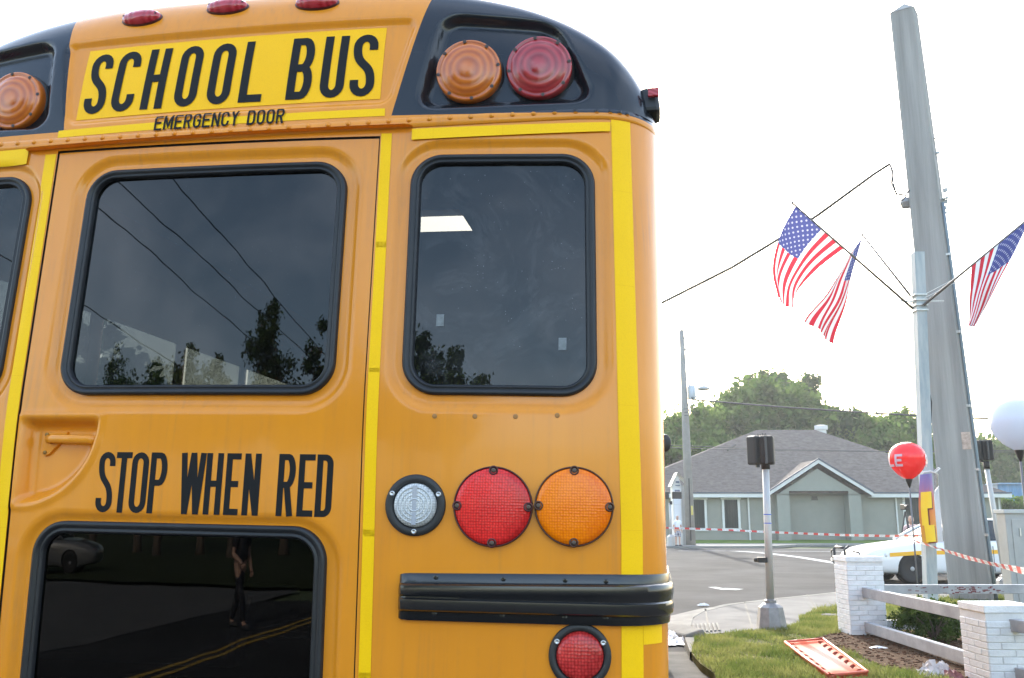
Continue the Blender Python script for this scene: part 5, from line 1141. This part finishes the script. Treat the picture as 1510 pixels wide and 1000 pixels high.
# ---- electrical cabinet
cY = 16.2; xa = at(1486, 800, cY).x; zt_ = at(1480, 757, cY).z; t = thing('utility_cabinet', (xa + .6, cY, G), 'grey metal utility cabinet cut by the right edge, behind the fence', 'cabinet'); O = T(t); cabm = M('cabinet_grey', (.33, .335, .33), .5, var=.1, vscale=3)
MB(O).box((xa + .6, cY + .15, (G + zt_) / 2), (1.2, .3, zt_ - G)).build('body', cabm, t, bevel=.01); MB(O).box((xa + .6, cY + .15, zt_ + .03), (1.26, .36, .07)).build('lid', M('cabinet_lid', (.42, .43, .42), .5), t, bevel=.01)
MB(O).box((xa + .62, cY - .006, (G + zt_) / 2), (1.05, .02, zt_ - G - .2)).build('door_panel', cabm, t, bevel=.004)
MB(O).box((xa + .22, cY - .022, zt_ - .32), (.02, .03, .14)).build('latch', steel, t)

# ---- balloons
def latex(name, c):
    m = M(name, c, .16, coat=.4); n, l, b = nodes(m); tr = n.new('ShaderNodeBsdfTranslucent'); tr.inputs['Color'].default_value = (*c, 1); mx = n.new('ShaderNodeMixShader'); mx.inputs[0].default_value = .4
    l.new(b.outputs[0], mx.inputs[1]); l.new(tr.outputs[0], mx.inputs[2]); l.new(mx.outputs[0], n['Material Output'].inputs['Surface']); return m
def balloon(px, py, Y, r, mat, label, stick_bottom=None, letters=None):
    c = at(px, py, Y); base = Vector((c.x, c.y, G)) if stick_bottom is None else stick_bottom; t = thing('balloon', base, label, 'balloon', 'balloons on sticks'); O = T(t)
    prof = [(.02, -1.12), (.12, -1.08), (.32, -.96), (.58, -.76), (.80, -.5), (.94, -.22), (.995, .05), (.985, .3), (.90, .55), (.74, .76), (.5, .92), (.25, 1.0), (.01, 1.03)]
    MB(O).lathe([(a * r, b * r) for a, b in prof], 36, c).build('envelope', mat, t, smooth=True)
    MB(O).lathe([(.004, -.0), (.03, .06), (.055, .14), (.06, .17)], 12, c + Vector((0, 0, -1.12 * r - .13))).build('cup', sigblk, t, smooth=True)
    MB(O).tube([c + Vector((0, 0, -1.12 * r - .12)), base.lerp(c, .5) , base], .014, 8).build('stick', M('stick_grey', (.12, .12, .13), .4), t, smooth=True)
    if letters:
        for ch, ang, wd, hh in letters:
            mb = MB(O)
            def fn(x, y, o, ang=ang):
                k = math.radians(ang) + x / r; lat = y / r; rr = r * (1.045 + .3 * o) 
                return (c.x + rr * math.cos(lat) * math.sin(k), c.y - rr * math.cos(lat) * math.cos(k), c.z + rr * math.sin(lat))
            stroke_letter(mb, ch, -wd / 2, -hh * .55, wd, hh, wd * .3, fn, .004, .02); mb.build('printed_letter', M('balloon_print', (.55, .36, .42), .4), t)
balloon(1338, 679, 15.6, .30, latex('red_latex', (.80, .05, .055)), 'red balloon with pale letters on a dark stick beside the steel post', None, [('L', -80, .13, .20), ('E', -50, .13, .20), ('S', 52, .13, .20), ('A', 88, .13, .2)])
balloon(1499, 625, 11.5, .315, latex('white_latex', (.66, .70, .80)), 'pale white balloon cut by the right edge of the picture')
# ---- vertical banner on the post
bY = FY - .35; A_ = [at(x, y, bY) for x, y in ((1357, 700), (1374, 698), (1383, 800), (1361, 802))]
def banner_mat():
    m = M('banner_print', (.8, .4, .05), .6); n, l, b = nodes(m); uv = n.new('ShaderNodeUVMap'); sx = n.new('ShaderNodeSeparateXYZ'); l.new(uv.outputs[0], sx.inputs[0])
    r = n.new('ShaderNodeValToRGB'); e = r.color_ramp.elements; e[0].position = 0; e[0].color = (.62, .30, .02, 1); e[1].position = 1; e[1].color = (.16, .14, .36, 1)
    for p, c in ((.35, (.66, .22, .03)), (.62, (.60, .14, .05)), (.78, (.30, .14, .28))): x = e.new(p); x.color = (*c, 1)
    no = n.new('ShaderNodeTexNoise'); no.inputs['Scale'].default_value = 9; l.new(uv.outputs[0], no.inputs['Vector'])
    l.new(mth(n, l, 'ADD', sx.outputs[1], mth(n, l, 'MULTIPLY', mth(n, l, 'SUBTRACT', no.outputs['Fac'], .5), .2)), r.inputs['Fac']); l.new(r.outputs[0], b.inputs['Base Color']); return m
t = thing('banner', A_[3], 'narrow orange and purple banner with big yellow letter tied to the post', 'banner'); O = T(t)
def bn(s_, t_, o=0.0): 
    p = (A_[3] * (1 - s_) + A_[2] * s_) * (1 - t_) + (A_[0] * (1 - s_) + A_[1] * s_) * t_; return p + Vector((-.05 * math.sin(t_ * 3.1) * (1 - s_), -.10 * math.sin(s_ * math.pi) - o, 0))
mb = MB(O)
for j in range(21):
    for i in range(9): mb.v.append(tuple(bn(i / 8, j / 20))); mb.uv.append((i / 8, j / 20))
mb.f = [(j * 9 + i, j * 9 + i + 1, (j + 1) * 9 + i + 1, (j + 1) * 9 + i) for j in range(20) for i in range(8)]; mb.build('sheet', banner_mat(), t, smooth=True)
for off, dx, dy, mt in ((.012, .10, -.02, M('banner_shadow', (.16, .02, .015), .6)), (.024, 0, 0, M('banner_yellow', (.85, .55, .02), .5))):
    mb = MB(O)
    for x0, x1, y0, y1 in ((.06, .66, .50, .74), (.06, .36, .26, .50), (.14, .72, .02, .26)):
        n_ = 6; vs = []
        for i in range(n_ + 1):
            s_ = x0 + (x1 - x0) * i / n_ + dx
            vs += [bn(s_, y0 + dy, off), bn(s_, y1 + dy, off)]
        mb.add(vs, [(2 * i, 2 * i + 2, 2 * i + 3, 2 * i + 1) for i in range(n_)])
    mb.build('banner_letter', mt, t)
B_ = [at(x, y, FY + .15) for x, y in ((1379, 724), (1384, 717), (1391, 800), (1377, 800))]
t2 = MB(B_[3]); t2.add([B_[3], B_[2], B_[1], B_[0]] + [p + Vector((0, .02, 0)) for p in (B_[3], B_[2], B_[1], B_[0])], [(0, 1, 2, 3), (7, 6, 5, 4), (0, 4, 5, 1), (1, 5, 6, 2), (2, 6, 7, 3), (3, 7, 4, 0)])
tag(t2.build('banner_backing', M('banner_white', (.62, .60, .62), .6, var=.1, vscale=5)), 'white panel hanging between the steel post and the concrete column', 'panel')
mb = MB(at(1362, 697, FY - .2)); mb.tube([at(*p) for p in ((1361, 697, FY - .2), (1372, 695, FY - .25), (1379, 697, FY - .25), (1386, 691, FY - .25), (1384, 690, FY - .2), (1378, 695, FY - .2), (1383, 700, FY), (1382, 718, FY + .1))], .014, 6); tag(mb.build('tie_cord', M('string_white', (.6, .6, .58), .8), smooth=True), 'white cord looped round the post above the banner', 'cord')

# ---- barrier tape
def tape_mat2():
    m = M('barrier_tape', (.7, .7, .7), .45); n, l, b = nodes(m); uv = n.new('ShaderNodeUVMap'); sx = n.new('ShaderNodeSeparateXYZ'); l.new(uv.outputs[0], sx.inputs[0])
    f = mth(n, l, 'FRACT', mth(n, l, 'MULTIPLY', sx.outputs[0], 2.6)); red = mth(n, l, 'LESS_THAN', f, .45)
    k = mth(n, l, 'FRACT', mth(n, l, 'MULTIPLY', sx.outputs[0], 20.8)); v = mth(n, l, 'ABSOLUTE', mth(n, l, 'SUBTRACT', sx.outputs[1], .5))
    no = n.new('ShaderNodeTexNoise'); no.inputs['Scale'].default_value = 45; l.new(uv.outputs[0], no.inputs['Vector'])
    lt = mth(n, l, 'MULTIPLY', mth(n, l, 'MULTIPLY', mth(n, l, 'LESS_THAN', k, .6), mth(n, l, 'LESS_THAN', v, .28)), mth(n, l, 'GREATER_THAN', no.outputs['Fac'], .48)); lt = mth(n, l, 'MULTIPLY', lt, mth(n, l, 'GREATER_THAN', f, .5))
    l.new(mixc(n, l, lt, mixc(n, l, red, (.70, .70, .69), (.50, .03, .025)), (.06, .06, .06)), b.inputs['Base Color']); return m
btape = tape_mat2()
def btp(pts, wd, label, tw=0.0):
    P = [Vector(p) for p in pts]; q = []
    for a, b in zip(P, P[1:]):
        k = max(2, int((b - a).length / .12)); q += [a.lerp(b, i / k) for i in range(k)]
    q.append(P[-1]); mb = MB(P[0]); L = 0
    for i, p in enumerate(q):
        if i: L += (p - q[i - 1]).length
        a = .35 * math.sin(L * .55 + tw) + .25 * math.sin(L * 1.7 + tw) + tw; up = Vector((0, math.sin(a), math.cos(a))) * wd / 2
        mb.v += [tuple(p - up), tuple(p + up)]; mb.uv += [(L, 0), (L, 1)]
    mb.f = [(2 * i, 2 * i + 2, 2 * i + 3, 2 * i + 1) for i in range(len(q) - 1)]
    return tag(mb.build('barrier_tape', btape, smooth=True), label, 'tape', 'red and white barrier tape')
ft = [at(900, 777, 27), at(985, 778.5, 25.5), at(1060, 781, 24), at(1140, 785, 22.5), at(1240, 789, 20.0), at(1310, 790.5, 18.2), at(1358, 790, FY - .1)]
btp(ft, .048, 'red and white barrier tape stretched far left from the steel post across the street')
btp([at(1350, 798, FY - .12), at(1375, 806, 16.2), at(1400, 814, 15.3), at(1425, 822, 14.3), at(1460, 831, 13.0), at(1500, 840, 11.6), at(1560, 853, 10.2)], .085, 'red and white barrier tape running from the post to the near right edge', .6)

# ---- litter
wht = M('litter_white', (.66, .66, .66), .6, var=.08, vscale=9)
def crumple(c, sx_, sy_, sz_, seed, name, label, mat, cat, n=10):
    r = random.Random(seed); mb = MB(c); me_n = n
    for j in range(n + 1):
        for i in range(n + 1):
            u, v = i / n * 2 - 1, j / n * 2 - 1; e = max(0, 1 - max(abs(u), abs(v)) ** 2)
            mb.v.append((c[0] + u * sx_ + r.uniform(-.12, .12) * sx_, c[1] + v * sy_ + r.uniform(-.12, .12) * sy_, c[2] + .004 + sz_ * e * r.uniform(.25, 1.0)))
    mb.f = [(j * (n + 1) + i, j * (n + 1) + i + 1, (j + 1) * (n + 1) + i + 1, (j + 1) * (n + 1) + i) for j in range(n) for i in range(n)]
    return tag(mb.build(name, mat), label, cat)
crumple(gnd(988, 944, .02), .26, .5, .14, 1, 'crumpled_sheet', 'crumpled white sheeting by the kerb next to the bus', wht, 'litter', 14)
crumple(gnd(1037, 893, .02), .11, .05, .05, 2, 'crumpled_paper', 'small white crumpled paper in the gutter at the corner', wht, 'litter')
crumple(gnd(1295, 956, G), .11, .06, .03, 3, 'paper_scrap', 'white paper scrap on the bark mulch', wht, 'litter', 5)
crumple(gnd(1382, 996, G), .17, .15, .16, 4, 'cloth_bundle', 'stained white cloth bundle at the bottom edge by the fence', M('stained_cloth', (.55, .52, .52), .8, var=.2, vscale=9, c2=(.62, .58, .58)), 'cloth', 14)
crumple(gnd(1402, 999, G), .10, .10, .10, 6, 'cloth_scrap', 'dark red stained cloth beside the white bundle', M('red_cloth', (.25, .10, .10), .8, var=.3, vscale=12), 'cloth', 8)
crumple(gnd(1240, 1000, G), .05, .03, .02, 5, 'paper_scrap', 'tiny white scrap in the grass below the rescue board', wht, 'litter', 4)
kbm = MB(gnd(1010, 945, 0)); q = gnd(1009, 946, 0)
kbm.box(q + Vector((.0, 0, .10)), (.30, .75, .14), M3=Matrix.Rotation(R(14), 3, 'Z') @ Matrix.Rotation(R(-14), 3, 'Y')); tag(kbm.build('kerb_block', kerb_m, bevel=.03), 'loose broken concrete kerb block beside the white sheeting', 'kerb block')
MB_ = MB(gnd(1218, 908, G)); MB_.lathe([(.16, 0), (.16, .02), (.12, .028)], 18, gnd(1226, 908, G)); tag(MB_.build('valve_cover', concrete), 'round pale utility cover in the grass left of the first pillar', 'cover')
# ================================================================== CAR AND PEOPLE
def loft(mb, rings, close=True, caps=True):
    k = len(rings[0]); b = len(mb.v)
    for r_ in rings: mb.v += [tuple(p) for p in r_]
    for i in range(len(rings) - 1):
        for j in range(k if close else k - 1): mb.f.append((b + i * k + j, b + i * k + (j + 1) % k, b + (i + 1) * k + (j + 1) % k, b + (i + 1) * k + j))
    if caps: mb.f += [tuple(b + j for j in range(k - 1, -1, -1)), tuple(b + (len(rings) - 1) * k + j for j in range(k))]
def sedan(loc, rz, body_c, label, police=True):
    """nose towards local -X, driver's side towards local -Y; origin on the road under the front axle"""
    t = thing('police_car' if police else 'parked_car', loc, label, 'car', rot=(0, 0, rz)); t.scale = (1.08, 1.06, 1.13)
    pm = M('car_white' if police else 'car_silver', body_c, .22, coat=.6, spec=.5)
    # stations: x, half width, sill z, shoulder z, deck z
    stn = [(-1.14, .62, .36, .56, .60), (-1.10, .76, .26, .62, .68), (-.92, .86, .22, .66, .78), (-.5, .91, .20, .70, .86), (.1, .925, .18, .75, .93), (.62, .93, .18, .80, .985), (1.4, .93, .18, .84, .99), (2.4, .93, .18, .86, 1.0), (3.1, .92, .19, .87, 1.02), (3.55, .90, .22, .86, 1.03), (3.95, .84, .27, .80, 1.0), (4.05, .76, .34, .74, .93)]
    bm_ = MB(); rings = []
    for x, w_, zs_, sh_, dk in stn:
        half = [(0, zs_), (w_ * .80, zs_), (w_ * .97, zs_ + .06), (w_ * 1.0, zs_ + .22), (w_ * 1.0, sh_ - .12), (w_ * .985, sh_), (w_ * .93, dk - .035), (w_ * .82, dk), (w_ * .4, dk + .025), (0, dk + .03)]
        rings.append([(x, -y, z) for y, z in half] + [(x, y, z) for y, z in half[-2:0:-1]])
    loft(bm_, rings); me = bm_.mesh('body', pm, True, True); o = bpy.data.objects.new('body', me); col.objects.link(o); o.parent = t
    sub = o.modifiers.new('s', 'SUBSURF'); sub.levels = sub.render_levels = 2
    cut = MB()
    for x in (0, 2.81):
        for s_ in (-1, 1): cut.lathe([(.365, -.16), (.365, .4)], 28, (x, s_ * .80, .335), frame(Vector((0, s_, 0))))
    cu = bpy.data.objects.new('cutter', cut.mesh('cutter', None, False, True)); col.objects.link(cu); cu.parent = t
    bo = o.modifiers.new('b', 'BOOLEAN'); bo.object = cu; bo.solver = 'EXACT'
    bpy.context.view_layer.update(); dg = bpy.context.evaluated_depsgraph_get(); nm = bpy.data.meshes.new_from_object(o.evaluated_get(dg)); o.modifiers.clear(); o.data = nm
    if not nm.materials: nm.materials.append(pm)
    bpy.data.objects.remove(cu); smooth_by_angle(o, 40)
    # greenhouse: roof on glass
    gl = M('car_glass', (.012, .016, .018), .04, coat=.3); gs = [(.42, .70, .98), (1.28, .60, 1.40), (1.9, .585, 1.455), (2.5, .58, 1.44), (2.9, .585, 1.37), (3.60, .68, 1.02)]
    lo = [(.42, .80, .95), (1.28, .84, .96), (1.9, .85, .97), (2.5, .85, .98), (2.9, .83, .99), (3.60, .76, 1.0)]
    mb = MB(); rg = []
    for (x, wt, zt_), (x2_, wb, zb) in zip(gs, lo): rg.append([(x, -wb, zb), (x, -wt, zt_), (x, wt, zt_), (x, wb, zb)])
    loft(mb, rg); mb.build('window_glass', gl, t, recalc=True)
    mb = MB(); rg = []
    for x, wt, zt_ in [(1.22, .60, 1.375), (1.35, .625, 1.418), (1.9, .61, 1.468), (2.5, .605, 1.455), (2.92, .60, 1.372)]: rg.append([(x, -wt, zt_ - .025), (x, -wt * .96, zt_ + .006), (x, -wt * .5, zt_ + .028), (x, 0, zt_ + .033), (x, wt * .5, zt_ + .028), (x, wt * .96, zt_ + .006), (x, wt, zt_ - .025)])
    loft(mb, rg); rf_ = mb.build('roof', pm, t, smooth=True, recalc=True)
    for s_ in (-1, 1):
        for a, b in (((.40, .815, .965), (1.30, .625, 1.41)), ((1.95, .875, .975), (2.0, .615, 1.465)), ((3.64, .775, 1.01), (2.88, .605, 1.385))):
            pp = MB(); pp.tube([(a[0], s_ * a[1], a[2]), ((a[0] + b[0]) / 2, s_ * (a[1] + b[1]) / 2 * 1.012, (a[2] + b[2]) / 2 + .012), (b[0], s_ * b[1], b[2])], [.045, .04, .04], 8); pp.build('roof_pillar', pm, t, smooth=True)
    for x in (0, 2.81):
        for s_ in (-1, 1):
            A = frame(Vector((0, s_, 0))); c = Vector((x, s_ * .79, .335))
            wl = MB().lathe([(.20, -.10), (.30, -.10), (.33, -.07), (.335, 0), (.33, .07), (.30, .10), (.235, .105), (.215, .09)], 32, (0, 0, 0), A).build('wheel', tyre, t, smooth=True); wl.location = c
            MB().lathe([(.215, .085), (.20, .06), (.11, .045), (.09, .07), (.03, .09), (.001, .092)], 24, (0, 0, 0), A, cap0=False).build('rim', M('black_rim', (.03, .03, .03), .45), wl, smooth=True)
            MB().lathe([(.055, .07), (.052, .094), (.02, .10)], 14, (0, 0, 0), A, cap0=False).build('hub_cap', alum, wl, smooth=True)
    mb = MB()
    for s_ in (-1, 1):
        for x in (0, 2.81): mb.lathe([(.36, -.17), (.36, -.16)], 24, (x, s_ * .82, .335), frame(Vector((0, s_, 0))))
    mb.build('wheel_well', sigblk, t)
    if police:
        for s_ in (-1, 1):
            mb = MB(); vs = []; xs_ = np.linspace(-.55, 3.6, 40)
            for x in xs_:
                w_ = float(np.interp(x, [q[0] for q in stn], [q[1] for q in stn])) + .004; z0 = float(np.interp(x, [-.55, .2, 3.6], [.655, .70, .73])); vs += [(x, s_ * w_ * .998, z0 - .045), (x, s_ * w_ * .998, z0 + .045)]
            fs = [(2 * i, 2 * i + 2, 2 * i + 3, 2 * i + 1) for i in range(39) if abs((xs_[i] + xs_[i + 1]) / 2) > .0]
            mb.add(vs, fs); mb.build('stripe', M('gold_stripe', (.80, .42, .02), .4), t)
        for s_ in (-1, 1):
            hl = MB(); hl.lathe([(.11, -.02), (.11, .012), (.08, .03), (.02, .038)], 20, (-.70, s_ * .80, .645), frame(Vector((-.72, s_ * .68, .12)).normalized()), sx=1.25, sy=.6); h_ = hl.build('headlight', M('headlight_glass', (.62, .62, .60), .1, coat=.5), t, smooth=True)
            MB().lathe([(.035, 0), (.035, .012), (.01, .018)], 12, (-.63, s_ * .87, .64), frame(Vector((-.5, s_ * .86, .1)).normalized())).build('side_reflector', M('orange_lens', (.7, .16, .03), .2), h_, smooth=True)
        pb = MB()
        for s_ in (-1, 1): pb.tube([(-1.30, s_ * .32, .28), (-1.42, s_ * .32, .42), (-1.42, s_ * .32, .76), (-1.30, s_ * .32, .84)], .035, 8)
        pb.tube([(-1.42, -.40, .56), (-1.42, .40, .56)], .035, 8).tube([(-1.38, -.32, .80), (-1.38, .32, .80)], .03, 8)
        for s_ in (-1, 1): pb.tube([(-1.38, s_ * .36, .40), (-1.38, s_ * .62, .46), (-1.28, s_ * .84, .52), (-1.28, s_ * .84, .70), (-1.38, s_ * .4, .76)], .022, 8)
        pb.build('push_bumper', black_mt, t, smooth=True)
        MB().box((-1.115, 0, .42), (.06, 1.2, .12)).build('grille', sigblk, t, bevel=.01)
    else:
        for s_ in (-1, 1): MB().box((-.955, s_ * .66, .62), (.08, .26, .14)).build('tail_light', M('tail_red', (.4, .02, .02), .2), t, bevel=.02)
        MB().box((-.99, 0, .52), (.02, .32, .16)).build('number_plate', M('plate', (.55, .55, .5), .5), t)
    mp = MB()
    for s_ in (-1, 1): mp.box((.95, s_ * .99, 1.0), (.10, .18, .12), taper=.85)
    mp.build('wing_mirror', pm, t, bevel=.02); 
    MB().box((1.5, 0, .30), (3.6, 1.5, .2)).build('underbody', sigblk, t)
    for x in (1.02, 2.05, 3.02):
        for s_ in (-1, 1): MB().box((x, s_ * .929, .56), (.012, .012, .58)).build('door_gap', M('gap_dark', (.03, .03, .032), .6), t)
    for x in (1.9, 2.85):
        for s_ in (-1, 1): MB().box((x - .05, s_ * .94, .80), (.16, .025, .03)).build('door_handle', pm, t, bevel=.008)
    return t
fw_ = gnd(1343, 861, 0)
sedan((fw_.x, fw_.y + .9, 0), R(4), (.72, .73, .74), 'white police car with gold side stripe and black push bumper behind the fence')
car2 = sedan((-23.5, -19, 0), R(150), (.16, .165, .17), 'grey sedan parked behind the photographer, mirrored in the lower door window', False)

def skin_obj(name, verts, edges, radii, mat, parent, sub=1, root=0):
    me = bpy.data.meshes.new(name); me.from_pydata(verts, edges, []); o = bpy.data.objects.new(name, me); col.objects.link(o); o.parent = parent
    md = o.modifiers.new('skin', 'SKIN'); md.use_smooth_shade = True
    for i, r_ in enumerate(radii):
        sv = me.skin_vertices[0].data[i]; sv.radius = (r_, r_) if isinstance(r_, float) else r_; sv.use_root = (i == root)
    s_ = o.modifiers.new('sub', 'SUBSURF'); s_.levels = s_.render_levels = sub; me.materials.append(mat); return o
def person(loc, rz, label, shirt, trousers, shorts=False, stride=0.0, arm=(0, 0), hair=(.25, .24, .23), skin=(.50, .30, .22), scale=1.0, cat='person'):
    t = thing('person', loc, label, cat, rot=(0, 0, rz)); t.scale = (scale,) * 3
    sk = M('skin_%d' % int(skin[0] * 1000), skin, .55)
    # faces local -Y; x is the person's own left-right
    V = [(0, 0, .95), (0, 0, 1.12), (0, .01, 1.32), (0, .01, 1.44), (0, -.005, 1.52)]; E_ = [(0, 1), (1, 2), (2, 3), (3, 4)]; Rd = [(.16, .115), (.145, .105), (.175, .115), (.09, .07), (.055, .058)]
    for s_ in (-1, 1):
        dy = stride * s_; b = len(V); V += [(s_ * .095, 0, .88), (s_ * .10, -dy * .5, .49), (s_ * .10, -dy * .85 + .02, .09), (s_ * .11, -dy * .85 - .13, .035)]
        E_ += [(0, b), (b, b + 1), (b + 1, b + 2), (b + 2, b + 3)]; Rd += [(.095, .095), (.062, .066), (.042, .045), (.038, .025)]
        b = len(V); ay = arm[0 if s_ < 0 else 1]
        V += [(s_ * .19, .01, 1.40), (s_ * .245, .03, 1.12), (s_ * .25, -.05 - ay * .25, .90 + ay * .22), (s_ * .245, -.09 - ay * .33, .82 + ay * .27)]
        E_ += [(3, b), (b, b + 1), (b + 1, b + 2), (b + 2, b + 3)]; Rd += [(.062, .062), (.046, .046), (.034, .034), (.024, .036)]
    body_o = skin_obj('body', V, E_, Rd, sk, t)
    hd_ = MB(); hd_.lathe([(.02, -.125), (.05, -.12), (.068, -.085), (.076, -.03), (.080, .03), (.074, .075), (.05, .11), (.01, .125)], 16, (0, -.01, 1.635), sy=1.16); hd_.tube([(0, -.095, 1.645), (0, -.118, 1.615), (0, -.09, 1.60)], [.008, .014, .008], 6)
    for s_ in (-1, 1): hd_.lathe([(.004, -.012), (.024, 0), (.004, .012)], 8, (s_ * .080, 0, 1.63), frame(Vector((s_, 0, 0))))
    hd_.build('head', sk, t, smooth=True, recalc=True)
    fc = MB()
    for s_ in (-1, 1): fc.lathe([(.009, 0), (.004, .004)], 8, (s_ * .03, -.098, 1.645), frame(Vector((0, -1, 0))))
    fc.box((0, -.092, 1.575), (.04, .01, .008)); fc.build('face_features', M('features', (.08, .04, .035), .6), t)
    MB().lathe([(.083, -.01), (.086, .04), (.078, .085), (.052, .118), (.01, .132)], 16, (0, .008, 1.638), sy=1.12).build('hair', M('hair_%d' % int(hair[0] * 1000), hair, .8), t, smooth=True)
    # shirt with sleeves
    Vs = [(0, 0, .93), (0, 0, 1.12), (0, .01, 1.32), (0, .01, 1.43)]; Es = [(0, 1), (1, 2), (2, 3)]; Rs = [(.185, .135), (.17, .127), (.20, .135), (.10, .09)]
    for s_ in (-1, 1): b = len(Vs); Vs += [(s_ * .19, .01, 1.40), (s_ * .232, .022, 1.20)]; Es += [(3, b), (b, b + 1)]; Rs += [(.082, .082), (.072, .072)]
    skin_obj('shirt', Vs, Es, Rs, shirt, t)
    Vt = [(0, 0, .95), (0, 0, .90)]; Et = [(0, 1)]; Rt = [(.178, .130), (.172, .125)]
    for s_ in (-1, 1):
        dy = stride * s_; b = len(Vt); kz = .52 if shorts else .11; f = (.90 - kz) / .79
        Vt += [(s_ * .10, 0, .82)]; Et += [(1, b)]; Rt += [(.115, .115)]
        if shorts: Vt += [(s_ * .115, -dy * .45, .50)]; Et += [(b, b + 1)]; Rt += [(.105, .105)]
        else: Vt += [(s_ * .10, -dy * .5, .49), (s_ * .10, -dy * .85 + .02, .10)]; Et += [(b, b + 1), (b + 1, b + 2)]; Rt += [(.082, .085), (.068, .07)]
    skin_obj('shorts' if shorts else 'trousers', Vt, Et, Rt, trousers, t)
    for s_ in (-1, 1):
        dy = stride * s_; sh_ = MB(); sh_.box((s_ * .105, -dy * .85 - .05, .045), (.095, .27, .085), taper=.8); sh_.build('shoe', M('shoe_dark', (.05, .05, .05), .6), t, bevel=.03)
        h_ = MB(); ay = arm[0 if s_ < 0 else 1]; wv = Vector((s_ * .245, -.09 - ay * .33, .82 + ay * .27))
        for k in range(4): h_.tube([wv + Vector((0, -.03 + k * .018, 0)), wv + Vector((-s_ * .01, -.035 + k * .018, -.045)), wv + Vector((-s_ * .025, -.035 + k * .018, -.08 + abs(k - 1.5) * .008))], [.010, .009, .007], 6)
        h_.tube([wv + Vector((-s_ * .01, -.035, .01)), wv + Vector((-s_ * .03, -.06, -.02)), wv + Vector((-s_ * .035, -.06, -.045))], [.011, .010, .008], 6); h_.build('fingers', sk, t, smooth=True)
    return t
def plaid():
    m = M('plaid_cotton', (.3, .3, .35), .8); n, l, b = nodes(m); tc = n.new('ShaderNodeTexCoord'); sx = n.new('ShaderNodeSeparateXYZ'); l.new(tc.outputs['Object'], sx.inputs[0])
    a = mth(n, l, 'LESS_THAN', mth(n, l, 'FRACT', mth(n, l, 'MULTIPLY', sx.outputs[0], 11)), .45); c = mth(n, l, 'LESS_THAN', mth(n, l, 'FRACT', mth(n, l, 'MULTIPLY', sx.outputs[2], 11)), .45)
    l.new(mixc(n, l, mth(n, l, 'MULTIPLY', mth(n, l, 'ADD', a, c), .5), (.55, .53, .55), (.05, .05, .12)), b.inputs['Base Color']); return m
white_c = M('white_cotton', (.74, .75, .78), .85); navy = M('dark_uniform', (.02, .022, .03), .8)
pl_ = Vector((at(1000, 806, 55.0).x, 55.0, .12))
person(pl_, R(20), 'man in white T-shirt and plaid shorts standing at the far kerb', white_c, plaid(), True, .05, (0, 0), hair=(.45, .44, .42))
cp_ = Vector((at(1350, 800, 30).x, 30.2, 0))
person(cp_, R(-15), 'person in pale top with a camera behind the police car', M('pink_cotton', (.55, .38, .38), .85), navy, False, .05, (.9, .9), hair=(.08, .06, .05))
cc = Vector((at(1334, 745, 29.8).x, 29.8, 0)); t = thing('camera_tripod', cc, 'black video camera on a tripod behind the police car', 'camera'); O = T(t); tz = at(1334, 752, 29.8).z
mb = MB(O)
for a in (30, 150, 270): mb.tube([(cc.x, cc.y, tz - .05), (cc.x + .42 * math.cos(R(a)), cc.y + .42 * math.sin(R(a)), .01)], [.025, .018], 6)
mb.build('tripod', sigblk, t, smooth=True); MB(O).box((cc.x, cc.y, tz + .09), (.16, .36, .18)).build('camera_body', sigblk, t, bevel=.02); MB(O).tube([(cc.x - .05, cc.y - .18, tz + .1), (cc.x - .06, cc.y - .36, tz + .1)], .055, 12).build('lens_hood', sigblk, t); MB(O).tube([(cc.x, cc.y - .1, tz + .18), (cc.x, cc.y - .08, tz + .28), (cc.x, cc.y + .12, tz + .28)], .014, 6).build('carry_handle', sigblk, t)
person((-7.3, -8.4, 0.01), R(100), 'person in dark uniform walking behind the photographer, mirrored in the lower door window', navy, navy, False, .32, (.1, .6), hair=(.05, .04, .03))
# ================================================================== HAZE
hz = MB((0, 0, 0)); hz.box((5, 10, 13.5), (300, 300, 29))
ho = hz.build('haze', None); tag(ho, 'thin bright summer haze', 'haze', kind='stuff')
hm = bpy.data.materials.new('haze_air'); hm.use_nodes = True; n = hm.node_tree.nodes; n.clear()
ov_ = n.new('ShaderNodeOutputMaterial'); pv = n.new('ShaderNodeVolumePrincipled'); pv.inputs['Density'].default_value = .0005; pv.inputs['Color'].default_value = (.9, .93, .97, 1); pv.inputs['Anisotropy'].default_value = .35
hm.node_tree.links.new(pv.outputs[0], ov_.inputs['Volume']); ho.data.materials.append(hm)
sc.cycles.volume_bounces = 0
